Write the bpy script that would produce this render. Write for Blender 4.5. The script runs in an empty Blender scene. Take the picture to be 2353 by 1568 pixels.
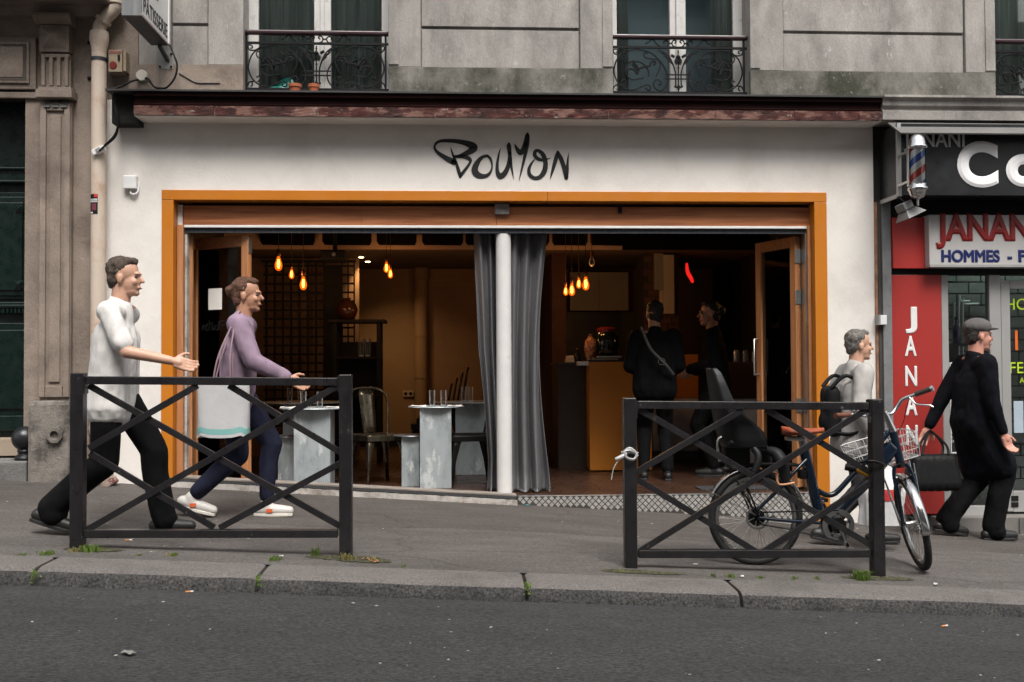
import bpy, bmesh, math, random
from mathutils import Vector, Matrix, Quaternion
R = math.radians
rnd = random.Random(7)
scene = bpy.context.scene
col = scene.collection
CAM = Vector((-.43, -8.2, 1.09)); YAW, PIT, ROL = R(3.0), R(1.3), R(.29); FPX = 2288.0
# ------------------------------------------------------------------ camera
fw = Vector((math.sin(YAW)*math.cos(PIT), math.cos(YAW)*math.cos(PIT), math.sin(PIT)))
r0 = Vector((math.cos(YAW), -math.sin(YAW), 0)); u0 = r0.cross(fw)
rt = r0*math.cos(ROL) - u0*math.sin(ROL); up = u0*math.cos(ROL) + r0*math.sin(ROL)
cd = bpy.data.cameras.new('camera'); cam = bpy.data.objects.new('camera', cd); col.objects.link(cam)
cd.sensor_width = 36; cd.lens = 36*FPX/2353; cd.clip_start = .05; cd.clip_end = 500
m = Matrix.Identity(4)
for i in range(3):
    m[i][0] = rt[i]; m[i][1] = up[i]; m[i][2] = -fw[i]; m[i][3] = CAM[i]
cam.matrix_world = m
scene.camera = cam
# ------------------------------------------------------------------ sky, sun, exposure
SUN_EL, SUN_AZ = R(58), R(168)      # overcast brightness, high over the opposite roofs
w = bpy.data.worlds.new('World'); scene.world = w; w.use_nodes = True
nt = w.node_tree; nt.nodes.clear()
sky = nt.nodes.new('ShaderNodeTexSky'); sky.sky_type = 'NISHITA'; sky.sun_disc = False
sky.sun_elevation = SUN_EL; sky.sun_rotation = SUN_AZ; sky.air_density = 1.6; sky.dust_density = 6.0; sky.ozone_density = .6
hs = nt.nodes.new('ShaderNodeHueSaturation'); hs.inputs['Saturation'].default_value = .16
bg = nt.nodes.new('ShaderNodeBackground'); bg.inputs['Strength'].default_value = .115
wo = nt.nodes.new('ShaderNodeOutputWorld')
nt.links.new(sky.outputs[0], hs.inputs['Color']); nt.links.new(hs.outputs[0], bg.inputs[0]); nt.links.new(bg.outputs[0], wo.inputs[0])
sd = bpy.data.lights.new('sun', 'SUN'); sun = bpy.data.objects.new('sun', sd); col.objects.link(sun)
sd.energy = 1.5; sd.angle = R(27); sd.color = (1, .945, .875)
sdir = Vector((math.sin(SUN_AZ)*math.cos(SUN_EL), math.cos(SUN_AZ)*math.cos(SUN_EL), math.sin(SUN_EL)))
sun.rotation_euler = sdir.to_track_quat('Z', 'Y').to_euler(); sun.location = (0, -10, 20)
vs = scene.view_settings; vs.view_transform = 'Standard'; vs.look = 'None'; vs.gamma = 1; vs.use_curve_mapping = False; vs.exposure = .97
scene.display_settings.display_device = 'sRGB'
scene.cycles.use_denoising = True; scene.cycles.max_bounces = 6; scene.cycles.diffuse_bounces = 3; scene.cycles.glossy_bounces = 3; scene.cycles.transparent_max_bounces = 10
scene.cycles.sample_clamp_indirect = 4
# ------------------------------------------------------------------ helpers
def at(u, v, y):                       # a measured point of the photograph, brought to the depth y of its real surface
    d = fw*FPX + rt*(u-1176.5) - up*(v-784); return CAM + d*((y-CAM.y)/d.y)
def ax(u, v, y): return at(u, v, y).x
def az(u, v, y): return at(u, v, y).z
def gz(x, y):                          # the sloping pavement
    return -.07 - x*(.066+.00625*max(y, -3.0))
def tag(o, label=None, cat=None, group=None, kind=None):
    if label: o['label'] = label
    if cat: o['category'] = cat
    if group: o['group'] = group
    if kind: o['kind'] = kind
    return o
def thing(name, label, cat, loc=(0,0,0), rz=0, group=None, parent=None):
    o = bpy.data.objects.new(name, None); col.objects.link(o); o.empty_display_size = .1
    o.location = loc; o.rotation_euler = (0, 0, rz); o.parent = parent
    return tag(o, label, cat, group)
class MB:
    def __init__(s): s.v = []; s.f = []; s.sm = False
    def add(s, vs_, fs): n = len(s.v); s.v += [tuple(p) for p in vs_]; s.f += [tuple(i+n for i in f) for f in fs]; return s
    def box(s, x0, x1, y0, y1, z0, z1, M=None):
        p = [Vector((x, y, z)) for z in (z0, z1) for y in (y0, y1) for x in (x0, x1)]
        if M is not None: p = [M @ q for q in p]
        return s.add(p, [(0,2,3,1), (4,5,7,6), (0,1,5,4), (2,6,7,3), (0,4,6,2), (1,3,7,5)])
    def bar(s, a, b, w, h, upv=(0,0,1)):        # square bar a->b, w across, h along upv
        a, b = Vector(a), Vector(b); d = (b-a).normalized(); sd_ = d.cross(Vector(upv))
        if sd_.length < 1e-4: sd_ = d.cross(Vector((0,1,0)))
        sd_.normalize(); u_ = sd_.cross(d)
        p = [q + sd_*(i*w/2) + u_*(j*h/2) for q in (a, b) for j in (-1, 1) for i in (-1, 1)]
        return s.add(p, [(0,1,3,2), (4,6,7,5), (0,4,5,1), (2,3,7,6), (0,2,6,4), (1,5,7,3)])
    def tube(s, pts, r, n=8, close=False, cap=True):
        pts = [Vector(p) for p in pts]; k = len(pts); rr = r if isinstance(r, (list, tuple)) else [r]*k
        vs_ = []; fs = []; ref = None
        for i, p in enumerate(pts):
            a = pts[(i-1) % k] if close or i > 0 else p; b = pts[(i+1) % k] if close or i < k-1 else p
            t = (b-a)
            if t.length < 1e-9: t = Vector((0,0,1))
            t.normalize()
            if ref is None: ref = Vector((0,1,0)) if abs(t.y) < .9 else Vector((1,0,0))
            ref = ref - t*ref.dot(t)
            if ref.length < 1e-6: ref = t.orthogonal()
            ref.normalize(); o = t.cross(ref)
            vs_ += [p + (ref*math.cos(2*math.pi*j/n) + o*math.sin(2*math.pi*j/n))*rr[i] for j in range(n)]
        for i in range(k if close else k-1):
            for j in range(n):
                a = i*n+j; b = i*n+(j+1) % n; c = ((i+1) % k)*n+(j+1) % n; d = ((i+1) % k)*n+j; fs.append((a, b, c, d))
        if cap and not close: fs += [tuple(range(n-1, -1, -1)), tuple(range((k-1)*n, k*n))]
        return s.add(vs_, fs)
    def lathe(s, prof, c=(0,0,0), n=20, M=None, sx=1, sy=1):     # prof (r,z) bottom to top round z
        vs_ = []; fs = []
        for r, z in prof:
            for j in range(n):
                q = Vector((r*sx*math.cos(2*math.pi*j/n), r*sy*math.sin(2*math.pi*j/n), z))
                q = (M @ q) if M is not None else q
                vs_.append(q + Vector(c))
        for i in range(len(prof)-1):
            for j in range(n): fs.append((i*n+j, i*n+(j+1) % n, (i+1)*n+(j+1) % n, (i+1)*n+j))
        fs += [tuple(range(n-1, -1, -1)), tuple(range((len(prof)-1)*n, len(prof)*n))]
        return s.add(vs_, fs)
    def prism(s, poly, y0, y1, M=None):          # poly of (x,z), extruded along y
        n = len(poly); p = [Vector((x, y, z)) for y in (y0, y1) for x, z in poly]
        if M is not None: p = [M @ q for q in p]
        return s.add(p, [tuple(range(n)), tuple(range(2*n-1, n-1, -1))] + [(i, i+n, (i+1) % n+n, (i+1) % n) for i in range(n)])
    def xprof(s, prof, x0, x1):                  # prof of (y,z) closed, extruded along x
        n = len(prof); p = [Vector((x, y, z)) for x in (x0, x1) for y, z in prof]
        return s.add(p, [tuple(range(n-1, -1, -1)), tuple(range(n, 2*n))] + [(i, (i+1) % n, (i+1) % n+n, i+n) for i in range(n)])
    def grid(s, fn, nu, nv):                     # fn(i/nu, j/nv)
        vs_ = [fn(i/nu, j/nv) for j in range(nv+1) for i in range(nu+1)]
        return s.add(vs_, [(j*(nu+1)+i, j*(nu+1)+i+1, (j+1)*(nu+1)+i+1, (j+1)*(nu+1)+i) for j in range(nv) for i in range(nu)])
    def build(s, name, mt, parent=None, smooth=None, bevel=0, solid=0, fix=True):
        me = bpy.data.meshes.new(name); me.from_pydata(s.v, [], s.f)
        if fix:
            bm = bmesh.new(); bm.from_mesh(me); bmesh.ops.recalc_face_normals(bm, faces=bm.faces); bm.to_mesh(me); bm.free()
        if smooth is not None:
            me.shade_smooth()
            if smooth < 180: me.set_sharp_from_angle(angle=R(smooth))
        o = bpy.data.objects.new(name, me); col.objects.link(o); o.parent = parent
        if mt is not None: me.materials.append(mt)
        if solid: md = o.modifiers.new('s', 'SOLIDIFY'); md.thickness = solid; md.offset = 0
        if bevel: md = o.modifiers.new('b', 'BEVEL'); md.width = bevel; md.segments = 2; md.limit_method = 'ANGLE'; md.angle_limit = R(50)
        return o
def bx(name, mt, parent, x0, x1, y0, y1, z0, z1, bevel=0.0):
    return MB().box(x0, x1, y0, y1, z0, z1).build(name, mt, parent, bevel=bevel)
def crv(pts, n=6, close=False):                  # Catmull-Rom through tuples
    P = [tuple(p) for p in pts]; k = len(P); out = []
    for i in range(k if close else k-1):
        g = lambda j: P[j % k] if close else P[min(max(j, 0), k-1)]
        a, b, c, d = g(i-1), g(i), g(i+1), g(i+2)
        for q in range(n):
            t = q/n; out.append(tuple(.5*(2*b[e] + (c[e]-a[e])*t + (2*a[e]-5*b[e]+4*c[e]-d[e])*t*t + (3*b[e]-a[e]-3*c[e]+d[e])*t**3) for e in range(len(b))))
    if not close: out.append(P[-1])
    return out
def ground_to(o): return o
# ------------------------------------------------------------------ materials
MATS = {}
def mat(name, c, rough=.6, metal=0.0, var=.10, vs_=2.5, bump=0.0, bs=80, c2=None, s2=6, t2=.6, w2=.06, stretch=(1,1,1), fine=0.0, fs=300, spec=.5, coat=0.0, trans=0.0, emit=None, es=0, rvar=.1, c3=None, s3=20, t3=.66, objc=False, crack=0, bdet=6, bro=.7):
    if name in MATS: return MATS[name]
    mt = bpy.data.materials.new(name); mt.use_nodes = True; n = mt.node_tree; N = n.nodes; L = n.links
    b = N['Principled BSDF']; MATS[name] = mt
    b.inputs['Metallic'].default_value = metal; b.inputs['Specular IOR Level'].default_value = spec
    b.inputs['Coat Weight'].default_value = coat; b.inputs['Transmission Weight'].default_value = trans
    if objc: tc = N.new('ShaderNodeTexCoord'); src = tc.outputs['Object']
    else: tc = N.new('ShaderNodeNewGeometry'); src = tc.outputs['Position']
    mp = N.new('ShaderNodeMapping'); mp.inputs['Scale'].default_value = stretch; L.new(src, mp.inputs[0]); src = mp.outputs[0]
    def noise(sc, det=5, ro=.6):
        t = N.new('ShaderNodeTexNoise'); t.inputs['Scale'].default_value = sc; t.inputs['Detail'].default_value = det; t.inputs['Roughness'].default_value = ro; L.new(src, t.inputs['Vector']); return t.outputs['Fac']
    def ramp(f, a, b_, va=0, vb=1):
        r_ = N.new('ShaderNodeMapRange'); r_.inputs[1].default_value = a; r_.inputs[2].default_value = b_; r_.inputs[3].default_value = va; r_.inputs[4].default_value = vb; L.new(f, r_.inputs[0]); return r_.outputs[0]
    def mix(f, a, b_, mode='MIX'):
        x = N.new('ShaderNodeMix'); x.data_type = 'RGBA'; x.blend_type = mode
        if isinstance(f, float): x.inputs[0].default_value = f
        else: L.new(f, x.inputs[0])
        for k, q in ((6, a), (7, b_)):
            if isinstance(q, tuple): x.inputs[k].default_value = (*q[:3], 1)
            else: L.new(q, x.inputs[k])
        return x.outputs[2]
    lo = tuple(max(0, q*(1-var)) for q in c[:3]); hi = tuple(q*(1+var) for q in c[:3])
    cc = mix(ramp(noise(vs_), .3, .7), lo, hi)
    if c2: cc = mix(ramp(noise(s2, 8, .65), t2-w2, t2+w2), cc, c2)
    if c3: cc = mix(ramp(noise(s3, 6, .7), t3-.03, t3+.03), cc, c3)
    if fine: cc = mix(ramp(noise(fs, 2, .5), .25, .75), cc, mix(1.0, cc, (1+fine,)*3, 'MULTIPLY') if False else cc) if False else cc
    if crack:
        nz_ = N.new('ShaderNodeTexNoise'); nz_.inputs['Scale'].default_value = 3; nz_.inputs['Detail'].default_value = 6; L.new(src, nz_.inputs['Vector'])
        ad = N.new('ShaderNodeVectorMath'); ad.operation = 'MULTIPLY_ADD'; L.new(nz_.outputs['Color'], ad.inputs[0]); ad.inputs[1].default_value = (.35, .35, 0); L.new(src, ad.inputs[2])
        vo_ = N.new('ShaderNodeTexVoronoi'); vo_.feature = 'DISTANCE_TO_EDGE'; vo_.inputs['Scale'].default_value = crack; L.new(ad.outputs[0], vo_.inputs['Vector'])
        cc = mix(ramp(vo_.outputs['Distance'], .0, .007, .55, 0.0), cc, tuple(q*.3 for q in c[:3]))
    if fine:
        f_ = ramp(noise(fs, 2, .8), .3, .7, 1-fine, 1+fine); x = N.new('ShaderNodeVectorMath'); x.operation = 'SCALE'; L.new(cc, x.inputs[0]); L.new(f_, x.inputs['Scale']); cc = x.outputs[0]
    L.new(cc, b.inputs['Base Color'])
    L.new(ramp(noise(vs_*3), .3, .7, max(.02, rough-rvar), min(1, rough+rvar)), b.inputs['Roughness'])
    if bump:
        bu = N.new('ShaderNodeBump'); bu.inputs['Strength'].default_value = min(1, bump); bu.inputs['Distance'].default_value = .01*max(1, bump); L.new(noise(bs, bdet, bro), bu.inputs['Height']); L.new(bu.outputs[0], b.inputs['Normal'])
    if emit: b.inputs['Emission Color'].default_value = (*emit, 1); b.inputs['Emission Strength'].default_value = es
    mt['out'] = 1
    return mt
def glassmat(name, tint=(1,1,1), refl=1.0):
    if name in MATS: return MATS[name]
    mt = bpy.data.materials.new(name); mt.use_nodes = True; n = mt.node_tree; n.nodes.clear(); MATS[name] = mt
    o = n.nodes.new('ShaderNodeOutputMaterial'); t = n.nodes.new('ShaderNodeBsdfTransparent'); g = n.nodes.new('ShaderNodeBsdfGlossy'); mx = n.nodes.new('ShaderNodeMixShader'); fr = n.nodes.new('ShaderNodeFresnel')
    t.inputs[0].default_value = (*tint, 1); g.inputs['Roughness'].default_value = .02; g.inputs['Color'].default_value = (refl,)*3+(1,); fr.inputs[0].default_value = 1.5
    n.links.new(fr.outputs[0], mx.inputs[0]); n.links.new(t.outputs[0], mx.inputs[1]); n.links.new(g.outputs[0], mx.inputs[2]); n.links.new(mx.outputs[0], o.inputs[0])
    return mt
def wood(name, c1, c2, ax_=0, rough=.45, sc=1.0):     # grain running along axis ax_
    if name in MATS: return MATS[name]
    mt = mat(name, c1, rough=rough); n = mt.node_tree; N = n.nodes; L = n.links; b = N['Principled BSDF']
    g = N.new('ShaderNodeNewGeometry'); mp = N.new('ShaderNodeMapping'); s = [34*sc]*3; s[ax_] = 1.6*sc; mp.inputs['Scale'].default_value = s
    t = N.new('ShaderNodeTexNoise'); t.inputs['Scale'].default_value = 1; t.inputs['Detail'].default_value = 6; t.inputs['Distortion'].default_value = .6
    r_ = N.new('ShaderNodeMapRange'); r_.inputs[1].default_value = .35; r_.inputs[2].default_value = .65
    x = N.new('ShaderNodeMix'); x.data_type = 'RGBA'; x.inputs[6].default_value = (*c1, 1); x.inputs[7].default_value = (*c2, 1)
    L.new(g.outputs['Position'], mp.inputs[0]); L.new(mp.outputs[0], t.inputs[0]); L.new(t.outputs[0], r_.inputs[0]); L.new(r_.outputs[0], x.inputs[0]); L.new(x.outputs[2], b.inputs['Base Color'])
    return mt
PLASTER = mat('white plaster', (.72, .685, .645), .75, var=.035, vs_=1.6, bump=.22, bs=40, c2=(.60, .56, .52), s2=2.1, t2=.60, w2=.14, c3=(.50, .45, .40), s3=16, t3=.745)
STONE = mat('grey limestone', (.305, .285, .266), .85, var=.22, vs_=1.9, bump=.6, bs=30, c2=(.155, .145, .136), s2=2.4, t2=.57, w2=.14, stretch=(1.5,1.5,.7), c3=(.40, .38, .36), s3=8, t3=.66, fine=.14, fs=70)
STONE_L = mat('brown limestone', (.235, .188, .155), .85, var=.20, vs_=2.2, bump=.6, bs=36, c2=(.125, .095, .078), s2=2.8, t2=.57, w2=.13, c3=(.36, .32, .29), s3=14, t3=.68, fine=.12, fs=80)
ROUGHSTONE = mat('rough guard stone', (.24, .215, .19), .95, var=.3, vs_=5, bump=1.0, bs=45, c2=(.07, .062, .055), s2=5, t2=.53, w2=.10, fine=.25, fs=140)
ASPHALT = mat('road asphalt', (.035, .0345, .0348), .88, var=.12, vs_=1.1, bump=1.0, bs=95, c2=(.027, .0265, .0265), s2=1.2, t2=.55, w2=.14, stretch=(.7,1.5,1), fine=.95, fs=62)
PAVE = mat('pavement asphalt', (.100, .090, .085), .88, var=.18, vs_=1.0, bump=.9, bs=110, c2=(.074, .066, .060), s2=1.5, t2=.55, w2=.11, stretch=(.6,1.5,1), fine=.55, fs=80, c3=(.055, .05, .047), s3=12, t3=.70, crack=.45)
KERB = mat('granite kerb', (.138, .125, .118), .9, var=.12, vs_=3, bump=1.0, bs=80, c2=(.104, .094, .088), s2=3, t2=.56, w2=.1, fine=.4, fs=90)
KERBF = mat('shaded grimy kerb face', (.046, .044, .043), .95, var=.2, vs_=6, bump=1.0, bs=60, c2=(.030, .029, .030), s2=5, t2=.55, w2=.1, fine=.9, fs=75)  # shade of the kerb front painted into the colour, along with road grime
ORANGE = mat('orange lacquer', (.47, .155, .010), .42, var=.05, vs_=2, bump=.03, bs=400)
IRON = mat('black iron paint', (.006, .006, .007), .5, var=.3, vs_=14, bump=.08, bs=120, spec=.2)
RAILP = mat('worn charcoal rail paint', (.0115, .0105, .0115), .34, var=.3, vs_=8, bump=.15, bs=60, c3=(.13, .125, .12), s3=30, t3=.675, stretch=(1, 1, .5))
WOOD = wood('oiled door wood', (.47, .215, .092), (.36, .145, .056), 2)
WOODH = wood('red-brown header board', (.46, .175, .068), (.27, .088, .032), 0)
WHITEP = mat('white gloss paint', (.74, .735, .72), .4, var=.05, vs_=8, bump=.03, bs=200)
POSTP = mat('scuffed white post paint', (.62, .61, .60), .5, var=.06, vs_=5, c3=(.12, .10, .09), s3=14, t3=.76, c2=(.50, .47, .44), s2=5, t2=.66, bump=.05)
FRAMEP = mat('weathered window paint', (.50, .49, .475), .5, var=.08, vs_=6, c2=(.38, .37, .35), s2=9, t2=.62)
BLACK = mat('matt black', (.006, .006, .0065), .6, var=.2, spec=.25)
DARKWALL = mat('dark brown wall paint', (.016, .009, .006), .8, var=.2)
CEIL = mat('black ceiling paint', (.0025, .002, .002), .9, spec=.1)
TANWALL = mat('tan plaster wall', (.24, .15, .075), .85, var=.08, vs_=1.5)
TILE = mat('brown floor tile', (.050, .024, .015), .32, var=.25, vs_=2.2, c2=(.032, .016, .010), s2=3, t2=.55, w2=.15, bump=.05, bs=60)
GROUT = mat('pale grout', (.10, .075, .06), .9)
ZINC = mat('galvanised zinc', (.40, .44, .455), .45, .25, var=.22, vs_=5, c2=(.22, .245, .255), s2=5, t2=.56, w2=.10, c3=(.56, .59, .59), s3=6, t3=.60, rvar=.15, stretch=(1, 1, .45))
STEELCH = mat('chrome', (.56, .56, .57), .16, 1.0, var=.04, rvar=.04)
STEEL = mat('brushed steel', (.50, .50, .49), .35, 1.0, var=.1)
GUN = mat('gunmetal lacquer', (.16, .135, .095), .28, .9, var=.15)
CURT = mat('grey curtain cloth', (.112, .110, .116), .55, var=.10, vs_=3)
ALU = mat('grey aluminium', (.36, .355, .35), .45, .3, var=.06)
REDP = mat('red panel', (.42, .035, .030), .40, var=.08, vs_=2.5)
CORN = mat('peeling oxblood cornice', (.013, .003, .0026), .75, var=.5, vs_=5, c3=(.15, .12, .10), s3=12, t3=.71, stretch=(.3,1,1.8), bump=.3, bs=40, spec=.12)
PEEL = mat('flaking red and pink paint', (.055, .012, .009), .85, var=.8, vs_=10, c2=(.17, .085, .066), s2=8, t2=.53, w2=.03, c3=(.30, .32, .27), s3=26, t3=.66, stretch=(.5,1,1.2), bump=1, bs=45)
ZCAP = mat('weathered zinc capping', (.03, .03, .03), .7, .0, var=.3, vs_=7)
GREEN = mat('dark green door paint', (.0022, .0105, .0078), .30, var=.15, vs_=4, bump=.03)
PIPEP = mat('cream pipe paint', (.52, .435, .36), .6, var=.07, vs_=5, c3=(.10, .07, .05), s3=26, t3=.73, c2=(.42, .30, .22), s2=5, t2=.60, w2=.1, bump=.12, bs=60)
RUST = mat('rusty flaking iron', (.27, .21, .17), .85, var=.4, vs_=14, c2=(.09, .018, .012), s2=9, t2=.55, w2=.03, c3=(.42, .38, .34), s3=18, t3=.58, bump=.9, bs=45)
RUBBER = mat('tyre rubber', (.009, .009, .009), .75, var=.2, vs_=20)
GLASS = glassmat('window glass', (.93, .96, .95))
CONC = mat('rough white sill concrete', (.44, .41, .38), .9, var=.2, vs_=7, c2=(.24, .21, .185), s2=6, t2=.56, w2=.08, bump=.9, bs=35)
WHITEPL = mat('white plastic', (.70, .70, .70), .4)
def dglass(name):
    mt = bpy.data.materials.new(name); mt.use_nodes = True; n = mt.node_tree; n.nodes.clear()
    o = n.nodes.new('ShaderNodeOutputMaterial'); t = n.nodes.new('ShaderNodeBsdfTransparent'); g = n.nodes.new('ShaderNodeBsdfGlossy'); d = n.nodes.new('ShaderNodeBsdfTranslucent'); m_ = n.nodes.new('ShaderNodeMixShader'); mx = n.nodes.new('ShaderNodeMixShader'); lw = n.nodes.new('ShaderNodeLayerWeight')
    g.inputs['Roughness'].default_value = .04; d.inputs[0].default_value = (.8, .85, .87, 1); lw.inputs[0].default_value = .35; m_.inputs[0].default_value = .35
    n.links.new(g.outputs[0], m_.inputs[1]); n.links.new(d.outputs[0], m_.inputs[2]); n.links.new(lw.outputs['Fresnel'], mx.inputs[0]); n.links.new(t.outputs[0], mx.inputs[1]); n.links.new(m_.outputs[0], mx.inputs[2]); n.links.new(mx.outputs[0], o.inputs[0]); return mt
def bulbglass(name):
    mt = bpy.data.materials.new(name); mt.use_nodes = True; n = mt.node_tree; n.nodes.clear()
    o = n.nodes.new('ShaderNodeOutputMaterial'); t = n.nodes.new('ShaderNodeBsdfTransparent'); e = n.nodes.new('ShaderNodeEmission'); a = n.nodes.new('ShaderNodeAddShader')
    t.inputs[0].default_value = (1, .75, .45, 1); e.inputs[0].default_value = (1, .16, .008, 1); e.inputs[1].default_value = .32; n.links.new(t.outputs[0], a.inputs[0]); n.links.new(e.outputs[0], a.inputs[1]); n.links.new(a.outputs[0], o.inputs[0]); return mt
PAPER = mat('paper', (.75, .73, .70), .7)
# ------------------------------------------------------------------ text
def txt(body, h, bold=0.0, wide=1.0, depth=.003, shear=0):
    """lettering as mesh data in the x-z plane, baseline at 0, cap height h; returns (verts, faces, width)"""
    c = bpy.data.curves.new('t', 'FONT'); c.body = body; c.size = 1; c.bevel_depth = bold; c.bevel_resolution = 0; c.resolution_u = 8; c.shear = shear
    o = bpy.data.objects.new('t', c); col.objects.link(o)
    me = bpy.data.meshes.new_from_object(o.evaluated_get(bpy.context.evaluated_depsgraph_get()))
    cap = .73; k = h/cap
    v = [(p.co.x*k*wide, p.co.y*k, p.co.z*k*.4) for p in me.vertices]; f = [tuple(p.vertices) for p in me.polygons]
    bpy.data.objects.remove(o); bpy.data.curves.remove(c); bpy.data.meshes.remove(me)
    if not v: return [], [], 0
    x0 = min(p[0] for p in v); v = [(p[0]-x0, p[1], p[2]) for p in v]
    return v, f, max(p[0] for p in v)
def letters(name, body, h, mt, parent, origin, bold=0.0, width=None, ux=(1,0,0), uz=(0,0,1), mirror=False, centre=False, shear=0):
    v, f, wd = txt(body, h, bold, shear=shear); k = 1 if width is None else width/wd
    ux, uz, origin = Vector(ux), Vector(uz), Vector(origin); off = -wd*k/2 if centre else 0; nn_ = ux.cross(uz)
    mb = MB().add([origin + ux*((wd-x if mirror else x)*k+off) + uz*z + nn_*d_ for x, z, d_ in v], f)
    return mb.build(name, mt, parent, fix=False)
def gp(u, v):                                   # pixel of the pavement -> point on it
    y = -1.5
    for _ in range(30):
        d = fw*FPX + rt*(u-1176.5) - up*(v-784); p = CAM + d*((y-CAM.y)/d.y)
        t = (gz(p.x, p.y)-CAM.z)/d.z; y = .5*y + .5*(CAM + d*t).y
    d = fw*FPX + rt*(u-1176.5) - up*(v-784); p = CAM + d*((y-CAM.y)/d.y); return Vector((p.x, p.y, gz(p.x, p.y)))
# ------------------------------------------------------------------ road, kerb, pavement
def rz_(x, y): return -.155 - .049*x + .012*(min(-3-y, 4) - max(0, -7-y))
road = MB().grid(lambda a, b: Vector((-14+28*a, -11.2+8.25*b, rz_(-14+28*a, -11.2+8.25*b))), 14, 12).build('road', ASPHALT); tag(road, 'dark grey asphalt road in front of the kerb', 'road', kind='structure')
far = MB().box(-14, 14, -14.6, -11.2, -1.2, .0).build('far_pavement', PAVE); tag(far, 'pavement on the far side of the road', 'pavement', kind='structure')
far.rotation_euler = (0, R(2.8), 0)
def seam(x): return -1.42 + .035*math.sin(x*1.7) + .06*x*.3
pv = MB().grid(lambda a, b: (lambda x, y: Vector((x, y, gz(x, y) + .004*math.sin(x*2.1+y*3)*min(1, 3*b)*(1-b))))(-14+28*a, -2.69+3.2*b), 60, 24).build('pavement', PAVE, smooth=180); tag(pv, 'worn grey asphalt pavement sloping down to the right', 'pavement', kind='structure')
PAVE2 = mat('older pavement asphalt', (.080, .070, .064), .9, var=.2, vs_=1.3, bump=.9, bs=110, c2=(.058, .050, .045), s2=1.7, t2=.55, w2=.11, stretch=(.6,1.5,1), fine=.55, fs=80, c3=(.045, .04, .037), s3=13, t3=.70, crack=.5)
pt = MB().grid(lambda a, b: (lambda x: (lambda y: Vector((x, y, gz(x, y)+.0045*min(1, b*8)-.001)))(seam(x)*(1-b) + .12*b))(-14+28*a), 90, 12).build('asphalt_patch', PAVE2, pv, smooth=180)
kerb = thing('kerb', 'row of worn granite kerb stones along the road', 'kerb'); kerb['kind'] = 'structure'
jx = [-14, -11.8, -9.4, -7.1, -4.8] + [ax(u, v, -2.98) for u, v in ((75, 1311), (590, 1327), (1210, 1346), (1705, 1366))] + [3.35, 5.4, 7.7, 10, 12.2, 14]
for i in range(len(jx)-1):
    a, b = jx[i]+.010, jx[i+1]-.010; f0 = -2.985+rnd.uniform(-.006, .006)
    prof = [(f0-.02, -.30), (f0-.012, -.155), (f0+.002, -.115), (f0+.018, -.090), (f0+.040, -.077), (f0+.075, -.0715), (-2.69, -.068), (-2.69, -.30)]
    mb = MB(); n = len(prof); xs = [a, a+.02] + [a+(b-a)*k/9 for k in range(1, 9)] + [b-.02, b]
    vs_ = []
    for k, x in enumerate(xs):
        e = .008 if k in (0, len(xs)-1) else 0
        for q, (y, z) in enumerate(prof):
            j = rnd.uniform(-.004, .004) if 0 < q < 6 else 0
            vs_.append((x, y + (e if q < 5 else 0) + j, z - .05*x - (e if 0 < q < 7 else 0) + j*.5))
    fs = [(k*n+q, k*n+(q+1) % n, (k+1)*n+(q+1) % n, (k+1)*n+q) for k in range(len(xs)-1) for q in range(n)] + [tuple(range(n-1, -1, -1)), tuple(range((len(xs)-1)*n, len(xs)*n))]
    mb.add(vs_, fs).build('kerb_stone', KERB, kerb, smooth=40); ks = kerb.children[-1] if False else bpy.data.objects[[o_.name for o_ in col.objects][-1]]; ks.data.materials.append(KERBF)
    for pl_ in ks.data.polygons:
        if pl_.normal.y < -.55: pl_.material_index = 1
# dark soil under the joints
MB().add([(-14, -2.97, .40), (14, -2.97, -1.0), (14, -2.68, -.78), (-14, -2.68, .62)], [(0, 1, 2, 3)]).build('joint_bed', mat('joint soil', (.02, .017, .013), .95), kerb)
# ------------------------------------------------------------------ opposite house (behind the photographer, unseen, added to block low sky; mirrored in the panes)
ob = thing('added_opposite_house', 'unseen pale stone apartment house, added across the road to block low sky, mirrored in the upper window panes', 'building', (0, -14.5, 0))
OPP = mat('opposite house stone', (.30, .275, .25), .9, var=.12)
ow = MB()
cols = [-13 + 2.9*i for i in range(10)]
for k in range(4):
    z0 = -1 + 3.2*k
    for i in range(9):
        ow.box(cols[i]+1.1, cols[i+1], -.4, 0, z0+.7, z0+2.8)
    ow.box(-14, 14.2, -.4, .0, z0+2.8, z0+3.9)
ow.box(-14, 14.2, -.4, 0, -1.3, -.3); ow.box(-14, -13, -.4, 0, -.3, 11.3)
ow.build('wall', OPP, ob)
MB().box(-14.2, 14.4, -.4, .35, 12.505, 12.8).build('cornice', OPP, ob)
opane = mat('opposite dark pane', (.02, .022, .025), .1)
for k in range(1, 4):
    for i in range(9): bx('window', opane, ob, cols[i], cols[i]+1.1, -.36, -.25, -1+3.2*k+.7, -1+3.2*k+2.8)
# ------------------------------------------------------------------ restaurant house
H = thing('restaurant_building', 'pale plastered restaurant front with grey stone storey and orange-framed opening', 'building')
def seg(x0, x1, z0, z1, y0=0, y1=.14): return (x0, x1, y0, y1, z0, z1)
pw = MB()
pw.box(-3.29, -2.842, 0, .14, -.6, 3.25); pw.box(2.652, 3.06, 0, .14, -.6, 3.25); pw.box(-2.842, 2.652, .0, .14, 2.515, 3.25)
pw.build('plaster_wall', PLASTER, H)
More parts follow.
